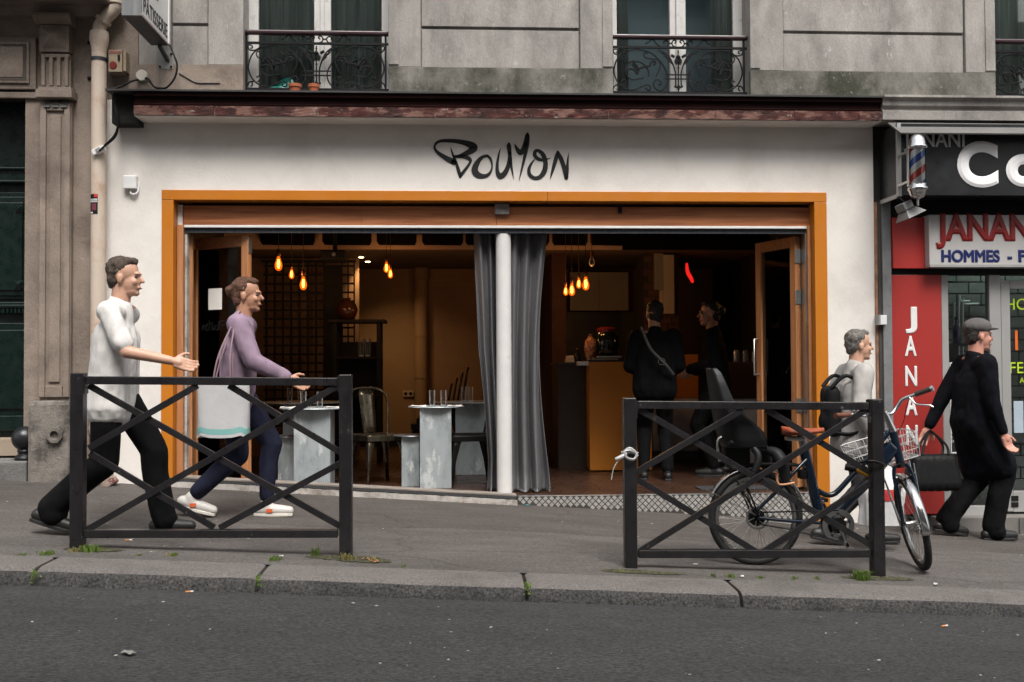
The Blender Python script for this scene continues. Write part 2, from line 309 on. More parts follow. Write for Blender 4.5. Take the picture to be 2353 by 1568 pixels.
# logo, brushed letters (traced strokes: x, y, width)
INK = mat('black sign paint', (.008, .009, .010), .45, var=.05)
LOGO = [
 [[(180,352,30),(196,392,38),(240,438,52),(310,486,66),(385,530,80),(462,565,88)], [(180,352,30),(200,300,36),(262,265,44),(370,258,52),(500,266,60),(620,290,78),(712,325,104),(745,362,112),(700,408,88),(610,450,62),(530,478,44),(455,485,36)],
  [(412,350,5),(424,395,20),(445,460,32),(470,520,38),(500,600,42),(528,690,50),(548,765,42),(549,803,5)], [(470,490,36),(560,486,50),(640,496,60),(690,530,52),(695,565,38),(660,625,38),(610,690,44),(570,745,46),(549,790,20)]],
 [[(938,474,40),(985,520,38),(1008,610,24),(995,690,30),(950,748,48),(880,768,66),(800,748,92),(758,682,94),(790,585,76),(860,500,52),(938,474,40)]],
 [[(1134,362,4),(1116,410,18),(1098,490,30),(1082,600,42),(1085,705,58),(1122,768,84),(1180,738,76),(1228,655,66),(1256,545,56),(1262,440,50)], [(1249,300,36),(1250,330,64),(1256,400,58),(1268,500,52),(1280,600,42),(1300,710,24),(1320,815,5)]],
 [[(1333,298,4),(1348,340,30),(1376,392,58),(1416,428,80),(1452,390,66),(1484,300,58),(1512,185,60)], [(1516,160,40),(1514,195,68),(1508,300,66),(1494,400,56),(1474,500,44),(1446,620,34),(1420,730,22),(1394,837,4)]],
 [[(1853,505,4),(1812,518,18),(1740,534,38),(1670,520,52),(1622,468,56),(1628,412,48),(1672,402,48),(1730,445,62),(1765,520,66),(1776,610,68),(1755,705,74),(1695,780,62),(1615,795,54),(1550,748,54),(1538,670,48),(1570,590,34),(1622,524,12)]],
 [[(1843,810,4),(1868,720,34),(1905,590,54),(1935,480,56),(1952,412,26)], [(1952,425,46),(1990,500,62),(2025,590,64),(2055,690,66),(2075,780,62),(2078,808,36)], [(2072,790,60),(2086,690,50),(2092,590,36),(2098,510,24),(2110,430,4)]],
]
def logo(fn, parent, name='letter'):
    for L_ in LOGO:
        mb = MB()
        for st in L_:
            P = crv(st, 7); n = len(P); L2 = []; R2 = []
            for i, (x, y, w_) in enumerate(P):
                a = P[max(0, i-1)]; b = P[min(n-1, i+1)]; dx, dy = b[0]-a[0], b[1]-a[1]; q = math.hypot(dx, dy) or 1
                L2.append((x-dy/q*w_/2, y+dx/q*w_/2)); R2.append((x+dy/q*w_/2, y-dx/q*w_/2))
            mb.add([fn(*p) for p in L2+R2], [(i, i+1, n+i+1, n+i) for i in range(n-1)])
            for ex, ey, ew in (P[0], P[-1]):
                if ew > 20: mb.add([fn(ex+ew/2*.98*math.cos(t*math.pi/6), ey+ew/2*.98*math.sin(t*math.pi/6)) for t in range(12)], [tuple(range(12))])
        mb.build(name, INK, parent, fix=False)
LG = bpy.data.objects.new('painted_logo', None); col.objects.link(LG); LG.parent = H
logo(lambda x, y: at((1030+x/5.8825)/1.0625, (300+y/5.8825)/1.0625, -.004), LG)
# upper storey
MOSS = mat('mossy limestone', (.20, .188, .170), .9, var=.3, vs_=2.2, bump=.7, bs=35, c2=(.034, .035, .022), s2=1.6, t2=.49, w2=.11, c3=(.20, .19, .165), s3=20, t3=.64, stretch=(1.2,1.2,.9), fine=.2, fs=130)
Z0, Z1 = 3.255, 5.4
W = [(-2.192, -1.008), (.854, 2.017), (4.133, 5.32), (7.1, 8.3)]
up_ = bpy.data.objects.new('stone_storey', None); col.objects.link(up_); up_.parent = H
core = MB()
edges = [-3.035] + [e for q in W for e in q] + [9.2]
for i in range(0, len(edges), 2): core.box(edges[i]+.004, edges[i+1]-.004, .045, .40, Z0, Z1)
core.box(-3.035, 9.2, .405, .45, Z0, 3.33)
core.build('wall_core', STONE, up_)
def sb(x0, x1, z0, z1, y=0.0, mt=STONE): return bx('stone_block', mt, up_, x0, x1, y, y+.05, z0, z1, bevel=.004)
PAN = [(-3.035, -2.192, -2.776, -2.477), (-1.008, .854, -.742, .581), (2.017, 4.133, 2.303, 3.876), (5.32, 7.1, 5.6, 6.8)]
for k, (a, b, p, q) in enumerate(PAN):
    sb(a, p-.002, 3.545, Z1, .008 if k == 0 else 0); sb(q+.002, b, 3.545, Z1)
    sb(a, b, Z0, 3.543, -.006, MOSS if k else STONE_L)
    sb(p+.006, q-.006, 3.551, 3.868, .028); sb(p+.006, q-.006, 3.892, 4.3, .022); sb(p+.006, q-.006, 4.322, Z1, .024)
    for jx_ in ((a, p), (q, b)):
        if k: MB().box(jx_[0]+(.0 if jx_[0] == a else jx_[1]-jx_[0]-.085), jx_[0]+(.085 if jx_[0] == a else jx_[1]-jx_[0]), -.010, -.001, 3.56, Z1).build('window_jamb_band', STONE, up_, bevel=.003)
CURTG = mat('sheer grey green curtain', (.38, .44, .42), .9, var=.35, vs_=18, stretch=(1,1,.03))
ROOM = mat('dark upstairs room', (.17, .235, .27), .9)
IR = [ # scrollwork, measured in the left half of the balcony panel
 ([(20,330),(45,300),(95,310),(100,345),(70,350)],5), ([(30,330),(60,378),(150,382),(250,332),(450,300),(650,352),(800,470),(900,620),(950,750),(930,880),(850,972),(770,975),(705,905),(720,825),(780,800),(832,850),(812,892),(778,872)],6),
 ([(250,335),(110,440),(42,620),(60,760),(130,880),(250,960),(380,970),(500,920),(590,890),(650,920),(640,970),(590,965),(572,930)],6),
 ([(620,760),(615,650),(540,545),(420,500),(310,520),(235,640),(260,740),(340,800),(450,790),(540,775)],6), ([(228,445),(200,400),(166,440),(192,500),(260,515),(340,500)],5),
 ([(602,372),(575,345),(545,390),(580,440),(680,455),(780,470),(820,560),(790,660),(740,750)],5), ([(430,715),(405,620),(345,540)],11), ([(432,715),(442,610),(350,485)],10), ([(430,705),(465,620),(560,585),(640,570),(660,520),(710,490),(740,530),(700,550)],10), ([(420,705),(380,640),(300,622),(220,655)],10),
 ([(20,975),(55,905),(100,910),(100,960),(75,972)],5), ([(130,890),(60,900),(25,950)],5), ([(180,900),(240,850),(215,800),(165,830)],5),
 ([(1075,900),(1075,700),(1040,560),(980,430),(900,350),(780,310)],6), ([(1000,480),(900,400)],9), ([(1035,540),(960,470)],9), ([(940,400),(840,340)],8),
 ([(570,205),(630,170),(690,130),(760,200),(840,255),(920,250),(962,195),(930,150),(880,160),(890,200)],5), ([(1062,190),(1092,165),(1060,138),(1020,172),(1032,230),(1128,268)],5), ([(960,190),(1030,190)],6), ([(1060,420),(1000,385)],14), ([(1130,420),(1080,480),(1100,540)],14), ([(1120,935),(1050,905)],9),
]
KI = .000511
def balcony(x0, x1, ztop):
    b = bpy.data.objects.new('balcony_railing', None); col.objects.link(b); b.parent = H
    y = .085; xm = (x0+x1)/2; k = (x1-x0)/2285*.995
    def q(px, py): return Vector((x0+.003+px*k, y, 3.372+(1015-py)*KI))
    MB().box(x0, x1, y-.025, y+.025, ztop-.038, ztop).build('handrail', mat('dark plum handrail', (.028, .010, .014), .35), b, bevel=.012)
    for py in (265, 1015): MB().bar(q(0, py), q(2280, py), .018, .018).build('rail', IRON, b)
    for px in (12, 2232): MB().bar(q(px, 1100), q(px, 110), .016, .016).build('post', IRON, b)
    s = MB(); f = MB()
    for pts, r_ in IR:
        P = crv(pts, 5)
        for sg in (0, 1):
            s.tube([q(2245-a if sg else a, c) for a, c in P], r_*KI*1.5+.0022, 5)
    for py in (715, 785): f.bar(q(900, py), q(1355, py), .010, .010)
    f.tube([q(1122, 1000), q(1122, 300)], .006, 6)
    for py, r_ in ((420, .022), (500, .016), (600, .011), (900, .014), (960, .012), (345, .010)): f.lathe([(.001, -r_*1.3), (r_, 0), (.001, r_*1.3)], q(1122, py), 8)
    s.build('scrollwork', IRON, b, smooth=60); f.build('flower_stem', IRON, b, smooth=50)
def window(x0, x1, curtain):
    wn = bpy.data.objects.new('window', None); col.objects.link(wn); wn.parent = H
    y = .24; xm = (x0+x1)/2 + .02
    fr = MB()
    fr.box(x0-.02, x0+.075, y, y+.07, 3.29, Z1); fr.box(x1-.075, x1+.02, y, y+.07, 3.29, Z1); fr.box(xm-.07, xm+.07, y-.012, y+.07, 3.35, Z1); fr.box(xm-.018, xm+.018, y-.03, y-.012, 3.35, Z1)
    fr.box(x0+.075, x1-.075, y+.002, y+.07, 3.29, 3.375)
    fr.build('window_frame', FRAMEP, wn, bevel=.006)
    bx('pane', GLASS, wn, x0+.075, xm-.07, y+.03, y+.036, 3.375, Z1); bx('pane', GLASS, wn, xm+.07, x1-.075, y+.03, y+.036, 3.375, Z1)
    bx('sill', FRAMEP, wn, x0, x1, .06, y, 3.262, 3.30)
    for a, b in curtain:
        MB().grid(lambda s, t, a=a, b=b: Vector((a+(b-a)*s, .36+.018*math.sin(s*(b-a)*75+1.3*math.sin(4*s))+.008*math.sin(s*90), 3.33+2*t)), 60, 2).build('curtain', CURTG, wn, smooth=180, solid=.002)
    rb = MB(); rb.box(x0-.4, x1+.4, 1.3, 1.34, 3.2, 5.5); rb.box(x0-.45, x0-.4, .46, 1.3, 3.2, 5.5); rb.box(x1+.4, x1+.45, .46, 1.3, 3.2, 5.5); rb.box(x0-.4, x1+.4, .46, 1.3, 3.2, 3.28); rb.box(x0-.4, x1+.4, .46, 1.3, 5.4, 5.5)
    rb.build('room_wall', ROOM, wn)
window(*W[0], [(-2.12, -1.62), (-1.56, -1.30), (-1.28, -1.08)]); window(*W[1], [(.92, 1.05), (1.78, 1.98)]); window(*W[2], [(4.15, 4.8), (4.85, 5.3)]); window(*W[3], [(7.2, 7.7)])
balcony(*W[0], 3.862); balcony(*W[1], 3.862); balcony(*W[2], 3.862)
# cornice over the shop
cn = bpy.data.objects.new('cornice', None); col.objects.link(cn); cn.parent = H
MB().xprof([(-.285, 3.262), (-.285, 3.248), (-.05, 3.252), (0.04, 3.252), (0.04, 3.29)], -3.20, 3.035).build('zinc_cap', ZCAP, cn)
MB().xprof([(-.268, 3.246), (-.262, 3.215), (-.235, 3.205), (-.230, 3.165), (-.255, 3.155), (-.250, 3.140), (0, 3.140), (0, 3.246)], -2.99, 3.03).build('moulding', CORN, cn, smooth=30)
xs = [-2.99, -2.36, -1.55, -.62, .15, .78, 1.65, 2.30, 2.84, 3.03]
for i in range(len(xs)-1):
    a, b = xs[i]+.002, xs[i+1]-.002; n = 14; mb = MB()
    mb.grid(lambda s, t, a=a, b=b: Vector((a+(b-a)*s, -.246+.006*math.sin(37*(a+(b-a)*s))*math.sin(3.1*t)-.004*t, 3.068+.072*t + (rnd.uniform(-.006, .004) if t == 0 else 0))), n, 4)
    mb.build('painted_board', PEEL, cn, solid=.01)
MB().box(-2.99, 3.03, -.236, -.0, 3.061, 3.139).build('soffit', PLASTER, cn)
MB().box(-3.19, -2.99, -.16, -.0, 3.02, 3.246).build('dark_hole_block', mat('painted hole shade', (.008, .007, .006), .9, bump=.6, bs=30), cn)  # shade of the hole at the broken end, put in as a black block
MB().box(-2.995, -2.86, -.25, -.02, 3.075, 3.13).build('broken_brick', mat('dark brick stub', (.045, .035, .03), .9), cn, bevel=.01)
cs = bpy.data.objects.new('stone_cornice', None); col.objects.link(cs); cs.parent = H
MB().xprof([(-.30, 3.268), (-.30, 3.25), (-.27, 3.235), (-.262, 3.19), (-.235, 3.175), (-.235, 3.155), (-.26, 3.145), (-.255, 3.075), (0, 3.075), (0, 3.29)], 3.037, 9.2).build('moulding', STONE, cs, smooth=30)
# opening: orange frame, header, track, post, jambs
fo = bpy.data.objects.new('opening_frame', None); col.objects.link(fo); fo.parent = H
bx('frame_board', ORANGE, fo, -2.842, -2.748, -.012, .145, -.30, 2.432, .003); bx('frame_board', ORANGE, fo, 2.546, 2.652, -.012, .145, -.40, 2.432, .003)
bx('frame_board', ORANGE, fo, -2.842, .30, -.014, .145, 2.434, 2.515, .003); bx('frame_board', ORANGE, fo, .303, 2.652, -.014, .145, 2.434, 2.515, .003)
hd = bpy.data.objects.new('header', None); col.objects.link(hd); hd.parent = H
for a, b in ((-2.70, -1.24), (-1.238, -.12), (-.118, 2.575)): bx('header_board', WOODH, hd, a, b, .10, .16, 2.245, 2.405, .003)
bx('header_void', BLACK, hd, -2.746, 2.544, .165, .20, 2.20, 2.43)
bx('steel_plate', mat('scuffed steel plate', (.22, .21, .20), .5, .6, var=.3, vs_=20), hd, -.135, -.015, .06, .102, 2.335, 2.425, .004)
bx('metal_clip', BLACK, hd, .905, .935, .08, .099, 2.35, 2.42)
bx('track', WHITEP, hd, -2.69, 2.515, .085, .20, 2.222, 2.243, .003)
bx('brush_strip', mat('brush strip', (.045, .05, .06), .9, var=.5, vs_=160, stretch=(1,1,.05)), hd, -2.69, 2.515, .11, .13, 2.182, 2.222)
bx('plaster_patch', WHITEP, hd, -2.745, -2.705, .10, .15, 2.245, 2.41)
jb = bpy.data.objects.new('door_jamb', None); col.objects.link(jb); jb.parent = H
bx('jamb_board', WOOD, jb, -2.745, -2.692, .075, .22, -.02, 2.243, .004); bx('jamb_board', WOOD, jb, 2.517, 2.544, .075, .22, -.02, 2.243, .004); bx('steel_channel', STEEL, jb, 2.502, 2.516, .10, .22, .0, 2.18)
bx('rough_edge', CONC, jb, -2.69, -2.672, .12, .22, .0, 2.18)
po = MB().lathe([(.064, 0.0), (.064, 2.18)], (-.06, .17, 0), 24).build('post', POSTP, H, smooth=40)
# threshold: sloped sill with rubber grating, step with chequer plate
th = bpy.data.objects.new('threshold', None); col.objects.link(th); th.parent = H
def strip(name, mt, x0, x1, y0, y1, o0, o1, n=30, j=0.0):
    mb = MB(); vs_ = []
    for i in range(n+1):
        x = x0+(x1-x0)*i/n; g = gz(x, 0); e = rnd.uniform(-j, j)
        vs_ += [(x, y0+e, g+o0), (x, y1, g+o0), (x, y1, g+o1+e*.4), (x, y0+e, g+o1+e*.4)]
    fs = [(4*i+a, 4*i+(a+1) % 4, 4*i+4+(a+1) % 4, 4*i+4+a) for i in range(n) for a in range(4)] + [(3,2,1,0), (4*n, 4*n+1, 4*n+2, 4*n+3)]
    return mb.add(vs_, fs).build(name, mt, th)
strip('concrete_sill', CONC, -2.86, .035, -.055, .13, -.1, .047, 70, .010)
strip('rubber_strip', mat('black rubber', (.018, .018, .019), .7), -2.80, .04, -.045, .10, .049, .071)
strip('worn_edge', mat('worn timber edge', (.22, .19, .165), .85, var=.35, vs_=15, stretch=(.3,1,1)), -2.70, .03, -.005, .14, .072, .081, 30, .003)
gr = MB()
for i in range(170):
    x = -2.78+i*.0165; g = gz(x, 0); gr.box(x, x+.009, -.050, -.044, g+.054, g+.067)
o = gr.build('grating_stud', mat('grey rubber stud', (.07, .07, .07), .6), th); o['kind'] = 'stuff'
MB().add([(.042, -.004, gz(.04, 0)-.05), (2.546, -.004, gz(2.55, 0)-.05), (2.546, -.004, -.004), (.042, -.004, -.004), (.042, .03, gz(.04, 0)-.05), (2.546, .03, gz(2.55, 0)-.05), (2.546, .03, -.004), (.042, .03, -.004)], [(0,1,2,3), (4,7,6,5), (0,4,5,1), (3,2,6,7), (0,3,7,4), (1,5,6,2)]).build('step_plate', mat('chequer plate steel', (.085, .078, .072), .5, .5, var=.2, vs_=6), th)
bx('step_edge', STEEL, th, .042, 2.546, -.008, .05, -.0035, .0025, .001)
ck = MB(); p_ = .052
for i in range(96):
    for j in range(8):
        x = .06+i*p_/2; z = -.02-j*p_/2
        if (i+j) % 2 or x > 2.53 or z < gz(x, 0)+.012: continue
        a = R(45) if (i//1+j//1) % 4 < 2 else R(-45); a = R(45) if ((i+j)//2) % 2 else R(-45)
        for q in range(-2, 3):
            c_ = Vector((x, 0, z)) + Vector((-math.sin(a), 0, math.cos(a)))*q*.0062; d_ = Vector((math.cos(a), 0, math.sin(a)))*.0135
            ck.bar(c_-d_+Vector((0, -.006, 0)), c_+d_+Vector((0, -.006, 0)), .004, .0036, (-math.sin(a), 0, math.cos(a)))
o = ck.build('tread_bar', mat('bright tread', (.62, .60, .57), .4, .3), th); o['kind'] = 'stuff'
# ------------------------------------------------------------------ inside: floor, walls, ceiling
fl = bx('floor', GROUT, None, -2.95, 3.1, .05, 5.25, -.25, -.006); tag(fl, 'brown tiled restaurant floor', 'floor', kind='structure')
tx = [-2.95 + .62*i for i in range(11)]; ty = [.055, .33, .90, 1.5, 2.1, 2.7, 3.3, 3.9, 4.5, 5.2]
for i in range(len(tx)-1):
    for j in range(len(ty)-1): bx('tile', TILE, fl, tx[i]+.002, min(tx[i+1], 3.1)-.002, ty[j]+.002, ty[j+1]-.002, -.02, rnd.uniform(-.0008, .0008))
def st(name, label, cat, mt, *b): o = bx(name, mt, None, *b); tag(o, label, cat, kind='structure'); return o
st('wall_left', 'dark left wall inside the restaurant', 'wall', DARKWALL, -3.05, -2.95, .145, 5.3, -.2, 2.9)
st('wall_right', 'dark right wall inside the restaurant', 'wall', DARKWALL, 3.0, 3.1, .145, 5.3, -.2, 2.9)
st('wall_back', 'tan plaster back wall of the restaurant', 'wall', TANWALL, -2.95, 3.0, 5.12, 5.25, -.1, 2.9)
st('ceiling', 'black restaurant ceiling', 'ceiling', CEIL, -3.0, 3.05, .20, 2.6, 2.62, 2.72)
st('rear_ceiling', 'low brown ceiling at the rear of the restaurant', 'ceiling', mat('brown rear ceiling', (.13, .08, .045), .85), -2.95, 3.0, 2.66, 5.12, 2.36, 2.44)
st('bulkhead', 'pale bulkhead edge across the restaurant ceiling', 'wall', mat('pale bulkhead', (.30, .20, .135), .8), -2.95, 1.35, 2.60, 2.66, 2.335, 2.62)
st('dark_bulkhead', 'black bulkhead at the right of the restaurant ceiling', 'wall', CEIL, 1.352, 3.0, 2.60, 2.66, 2.335, 2.62)
bx('party_wall', mat('dark party wall', (.03, .025, .022), .8), H, 3.062, 6.6, .03, .14, 2.42, 3.25)
st('skirting', 'black skirting along the back wall', 'skirting', BLACK, -2.95, 3.0, 5.10, 5.12, 0, .09)
for i, (u0_, u1_) in enumerate(((598, 722), (741, 853), (866, 957), (970, 1064), (1070, 1160), (1166, 1262), (1270, 1350), (1358, 1440))):
    a, b = ax(u0_, 560, 2.45), ax(u1_, 560, 2.45)
    o = MB().prism([(a, 2.62), (a, 2.40), (a+.02, 2.366), (b-.02, 2.362), (b, 2.40), (b, 2.62)], 2.43, 2.50).build('acoustic_baffle', CEIL)
    tag(o, ['black ceiling baffle just right of the left folding door', 'black ceiling baffle behind the three left bulbs', 'black ceiling baffle between the left and middle bulbs', 'black ceiling baffle behind the pair of middle bulbs', 'black ceiling baffle left of the white post', 'black ceiling baffle behind the white post', 'black ceiling baffle above the cluster of five bulbs', 'black ceiling baffle above the white wall cupboard'][i], 'ceiling panel', 'ceiling baffles')
# ------------------------------------------------------------------ neighbouring house on the left
N_ = thing('stone_building', 'brown stone house entrance with panelled pilaster and dark green door', 'building')
def npart(name): o = bpy.data.objects.new(name, None); col.objects.link(o); o.parent = N_; return o
wl = MB(); wl.box(-3.60, -3.292, .0, .4, -.2, 6); wl.box(-3.292, -3.037, .004, .4, 3.0, 6); wl.box(-7.6, -3.93, .0, .4, 3.36, 6); wl.box(-3.93, -3.60, .0, .6, -.2, 6); wl.box(-7.6, -6.2, .0, .6, -.2, 3.36)
wl.build('wall', STONE_L, N_)
PX0, PX1 = -3.790, -3.546
pi = npart('pilaster')
MB().box(PX0, PX1, -.05, 0, .80, 3.215).build('shaft', STONE_L, pi, bevel=.006)
for q in ((PX0, PX0+.055, .84, 3.20), (PX1-.055, PX1, .84, 3.20)): bx('moulding', STONE_L, pi, q[0]+.004, q[1]-.004, -.072, -.05, q[2], q[3], .005)
bx('moulding', STONE_L, pi, PX0+.055, PX1-.055, -.072, -.05, 3.14, 3.20, .005); bx('moulding', STONE_L, pi, PX0+.055, PX1-.055, -.072, -.05, .84, .93, .005)
bx('panel', STONE_L, pi, PX0+.078, PX1-.078, -.066, -.05, .96, 3.11, .006)
for i in range(3):
    x = PX0+.035+i*.066; MB().add([(x+.008, -.06, 3.22), (x+.044, -.06, 3.22), (x+.052, -.085, 3.165), (x, -.085, 3.165), (x+.008, -.02, 3.22), (x+.044, -.02, 3.22), (x+.052, -.02, 3.165), (x, -.02, 3.165)], [(0,1,2,3), (4,7,6,5), (0,3,7,4), (1,5,6,2), (3,2,6,7), (0,4,5,1)]).build('gutta', mat('dark gutta stone', (.10, .10, .10), .8), pi)
bx('band', STONE_L, pi, PX0-.012, PX1+.028, -.125, 0, 3.232, 3.30, .006); bx('band_fillet', STONE_L, pi, PX0, PX1+.012, -.10, 0, 3.30, 3.325, .004)
bx('fluted_block', STONE_L, pi, PX0+.012, PX1-.005, -.06, 0, 3.325, 3.595, .004)
for i in range(4): bx('flute_rib', STONE_L, pi, PX0+.016+i*.0605, PX0+.046+i*.0605, -.085, -.06, 3.335, 3.575, .006)
bx('flute_rib', STONE_L, pi, PX0+.016, PX1-.008, -.085, -.06, 3.566, 3.594, .004)
bx('diamond_block', STONE_L, pi, PX0, PX1-.01, -.085, 0, 3.61, 3.825, .004)
x0, x1, z0, z1 = PX0+.02, PX1-.035, 3.635, 3.81; cx, cz = (x0+x1)/2, (z0+z1)/2
MB().add([(x0, -.085, z0), (x1, -.085, z0), (x1, -.085, z1), (x0, -.085, z1), (cx, -.145, cz)], [(0,1,4), (1,2,4), (2,3,4), (3,0,4), (3,2,1,0)]).build('diamond', STONE_L, pi)
MB().xprof([(-.16, 3.90), (-.16, 3.88), (-.12, 3.845), (-.10, 3.83), (0, 3.83), (0, 3.90)], PX0-.03, PX1+.02).build('capital', STONE_L, pi)
en = npart('entablature')
MB().xprof([(-.48, 4.16), (-.48, 4.02), (-.44, 4.0), (-.10, 3.985), (-.06, 3.91), (0, 3.905), (0, 4.3), (-.62, 4.3), (-.60, 4.22), (-.53, 4.20)], -7.6, ax(217, 20, -.48)).build('cornice', STONE_L, en)
fz = npart('frieze_panel')
fx1 = ax(84, 140, -.02); z1, z0 = az(60, 86, -.03), az(60, 206, -.03)
bx('border', STONE_L, fz, fx1-1.9, fx1, -.035, 0, z0, z1, .006); bx('moulding', STONE_L, fz, fx1-1.85, fx1-.045, -.055, -.035, z0+.045, z1-.045, .006)
bx('moulding', mat('dark stone groove', (.08, .065, .055), .9), fz, fx1-1.83, fx1-.065, -.057, -.055, z0+.065, z1-.065); bx('field', STONE_L, fz, fx1-1.80, fx1-.09, -.062, -.054, z0+.09, z1-.085, .004)
bx('lintel', STONE_L, N_, -6.2, -3.795, -.03, 0, az(50, 228, 0), z0-.02, .006)
gs = MB().box(-3.835, -3.505, -.17, .02, -.2, .815).build('guard_stone', ROUGHSTONE, N_, bevel=.035)
for q, r_ in ((-.172, .062), (-.178, .052)): pass
bo = MB(); c = at(127, 1000, -.175)
for k in range(8):
    a0, a1 = math.pi/8+k*math.pi/4, math.pi/8+(k+1)*math.pi/4; r_ = .064; r2 = .036
    P = [(c.x+r_*math.cos(a0), c.z+r_*math.sin(a0)), (c.x+r_*math.cos(a1), c.z+r_*math.sin(a1)), (c.x+r2*math.cos(a1), c.z+r2*math.sin(a1)), (c.x+r2*math.cos(a0), c.z+r2*math.sin(a0))]
    bo.prism(P, -.20, -.165)
bo.build('octagonal_boss', ROUGHSTONE, gs)
for v in (99, 181): c = at(206, v, 0); MB().lathe([(.013, 0), (.016, .012), (.006, .02)], c, 10, Matrix.Rotation(R(90), 4, 'X')).build('iron_bolt', IRON, N_, smooth=40)
dr = npart('door'); yd = .30
dx1 = -3.93
bx('door_leaf', GREEN, dr, -5.2, dx1, yd, yd+.06, .42, 3.36)
bx('door_leaf', GREEN, dr, -6.2, -5.2, yd, yd+.06, .42, 3.36)
def dbox(u1, v0, v1, y, ins=0, name='panel', w_=1.0): return bx(name, GREEN, dr, dx1-w_, ax(u1, v0, y), y, yd, az(50, v1, y), az(50, v0, y), .008)
dbox(94, 385, 420, yd-.05, name='transom_rail'); dbox(94, 384, 390, yd-.08, name='transom_moulding', w_=1.05); dbox(94, 414, 420, yd-.075, name='transom_moulding')
dbox(72, 442, 688, yd-.02, name='panel_moulding'); dbox(62, 452, 680, yd-.035, name='panel_moulding'); dbox(52, 465, 668, yd-.05, name='panel')
for u, v in ((44, 482), (44, 655)):
    c = at(u, v, yd-.05); MB().add([c+Vector((-.035, 0, -.035)), c+Vector((.035, 0, -.035)), c+Vector((.035, 0, .035)), c+Vector((-.035, 0, .035)), c+Vector((0, -.03, 0))], [(0,1,4), (1,2,4), (2,3,4), (3,0,4)]).build('diamond_stud', GREEN, dr)
dbox(88, 694, 720, yd-.05, name='lock_rail'); dbox(80, 700, 708, yd-.075, name='lock_rail_moulding')
for i in range(6): c = at(10+i*9, 714, yd-.06); bx('dentil', GREEN, dr, c.x-.01, c.x+.008, yd-.075, yd-.05, c.z-.02, c.z+.015)
dbox(70, 742, 955, yd-.02, name='panel_moulding'); dbox(56, 758, 940, yd-.04, name='panel')
dbox(94, 955, 990, yd-.06, name='kick_board'); 
for i in range(3): c = at(55+i*9, 402, yd-.05); bx('dentil', GREEN, dr, c.x-.012, c.x+.010, yd-.075, yd-.04, c.z+.04, c.z+.07)
bx('door_sill', mat('beige sill board', (.30, .24, .18), .7), N_, -6.2, -3.84, .12, .38, .36, .50, .004)
bx('doorway_soffit_board', mat('dark brown soffit board', (.03, .022, .018), .8), N_, -6.2, -3.93, .05, .30, 3.30, 3.36)  # dark brown board closing the top of the doorway
sp = MB(); sp.box(-7.6, -3.84, -.16, .4, -.1, az(50, 1060, -.16)); sp.build('step', mat('grey step stone', (.15, .145, .14), .9, var=.25, vs_=6, bump=.9, bs=50, c2=(.07, .068, .065), s2=5, t2=.55, w2=.1), N_, bevel=.015)
# ------------------------------------------------------------------ barber shop front on the right
B = thing('barber_shop', 'narrow barber shop front with red side panels and aluminium glazing', 'shop front')
bxl = ax(2018, 380, 0)                                     # left edge of the shop
YS = -.36
BLKS = mat('black sign enamel', (.010, .011, .013), .35, var=.15)
SILV = mat('silver sign letters', (.84, .84, .85), .4, .0, var=.06)
sg = thing('shop_sign', 'projecting black sign box with large silver letters over the barber shop', 'sign')
zs0 = az(2072, 449, YS); zs1 = 3.02
bx('sign_box', BLKS, sg, 3.115, 6.4, YS, -.02, zs0, zs1, .004)
bx('sign_trim', ALU, sg, 3.105, 3.135, YS-.012, YS+.02, zs0-.01, zs1)
bx('sign_trim', ALU, sg, 3.105, 3.118, YS+.02, -.02, zs0-.02, zs0+.012)
p = at(2200, 425, YS-.005); letters('letter', 'C', .345, SILV, sg, (p.x, YS-.006, p.z+.006), .05, width=.342)
p = at(2312, 425, YS-.005); letters('letter', 'o', .345, SILV, sg, (p.x, YS-.006, p.z+.012), .05, width=.30)
letters('letter', 'iffure', .345, SILV, sg, (p.x+.36, YS-.006, p.z+.012), .03)
p = at(2128, 338, YS-.005); letters('lettering', 'JANANI', .13, mat('dull silver letters', (.50, .50, .51), .4), sg, (p.x-.185, YS-.006, p.z+.003), .02, width=.505)
zf0, zf1 = az(2060, 284, -.26), az(2110, 307, -.50)
cp = MB().add([(3.075, -.26, zf0), (6.4, -.26, zf0), (6.4, -.50, zf1), (3.075, -.50, zf1)], [(0, 1, 2, 3)]).build('awning_flap', mat('dirty grey flap', (.12, .115, .11), .6, var=.2, vs_=4, c3=(.15, .14, .13), s3=9, t3=.64), None, solid=.012)
tag(cp, 'dirty grey sloping flap above the black barber sign', 'awning')
# barber pole with its bracket
bp = thing('barber_pole', 'chrome capped barber pole with red, white and blue stripes', 'barber pole', (ax(2108, 385, -.56), -.56, az(2108, 458, -.56)))
MB().lathe([(.012, 0), (.045, .012), (.062, .035), (.070, .062), (.076, .068), (.078, .082), (.074, .094), (.066, .102), (.066, .118)], n=24).build('bottom_cap', STEELCH, bp, smooth=50)
MB().lathe([(.066, .392), (.078, .400), (.080, .414), (.072, .424), (.068, .44), (.060, .475), (.044, .50), (.020, .512), (.004, .515)], n=24).build('top_cap', STEELCH, bp, smooth=50)
POLE = bpy.data.materials.new('barber stripes'); POLE.use_nodes = True; n_ = POLE.node_tree; N2 = n_.nodes; L2 = n_.links
tcn = N2.new('ShaderNodeTexCoord'); sp_ = N2.new('ShaderNodeSeparateXYZ'); at_ = N2.new('ShaderNodeMath'); at_.operation = 'ARCTAN2'; L2.new(tcn.outputs['Object'], sp_.inputs[0]); L2.new(sp_.outputs[1], at_.inputs[0]); L2.new(sp_.outputs[0], at_.inputs[1])
m1 = N2.new('ShaderNodeMath'); m1.operation = 'MULTIPLY_ADD'; L2.new(at_.outputs[0], m1.inputs[0]); m1.inputs[1].default_value = 1/(2*math.pi)
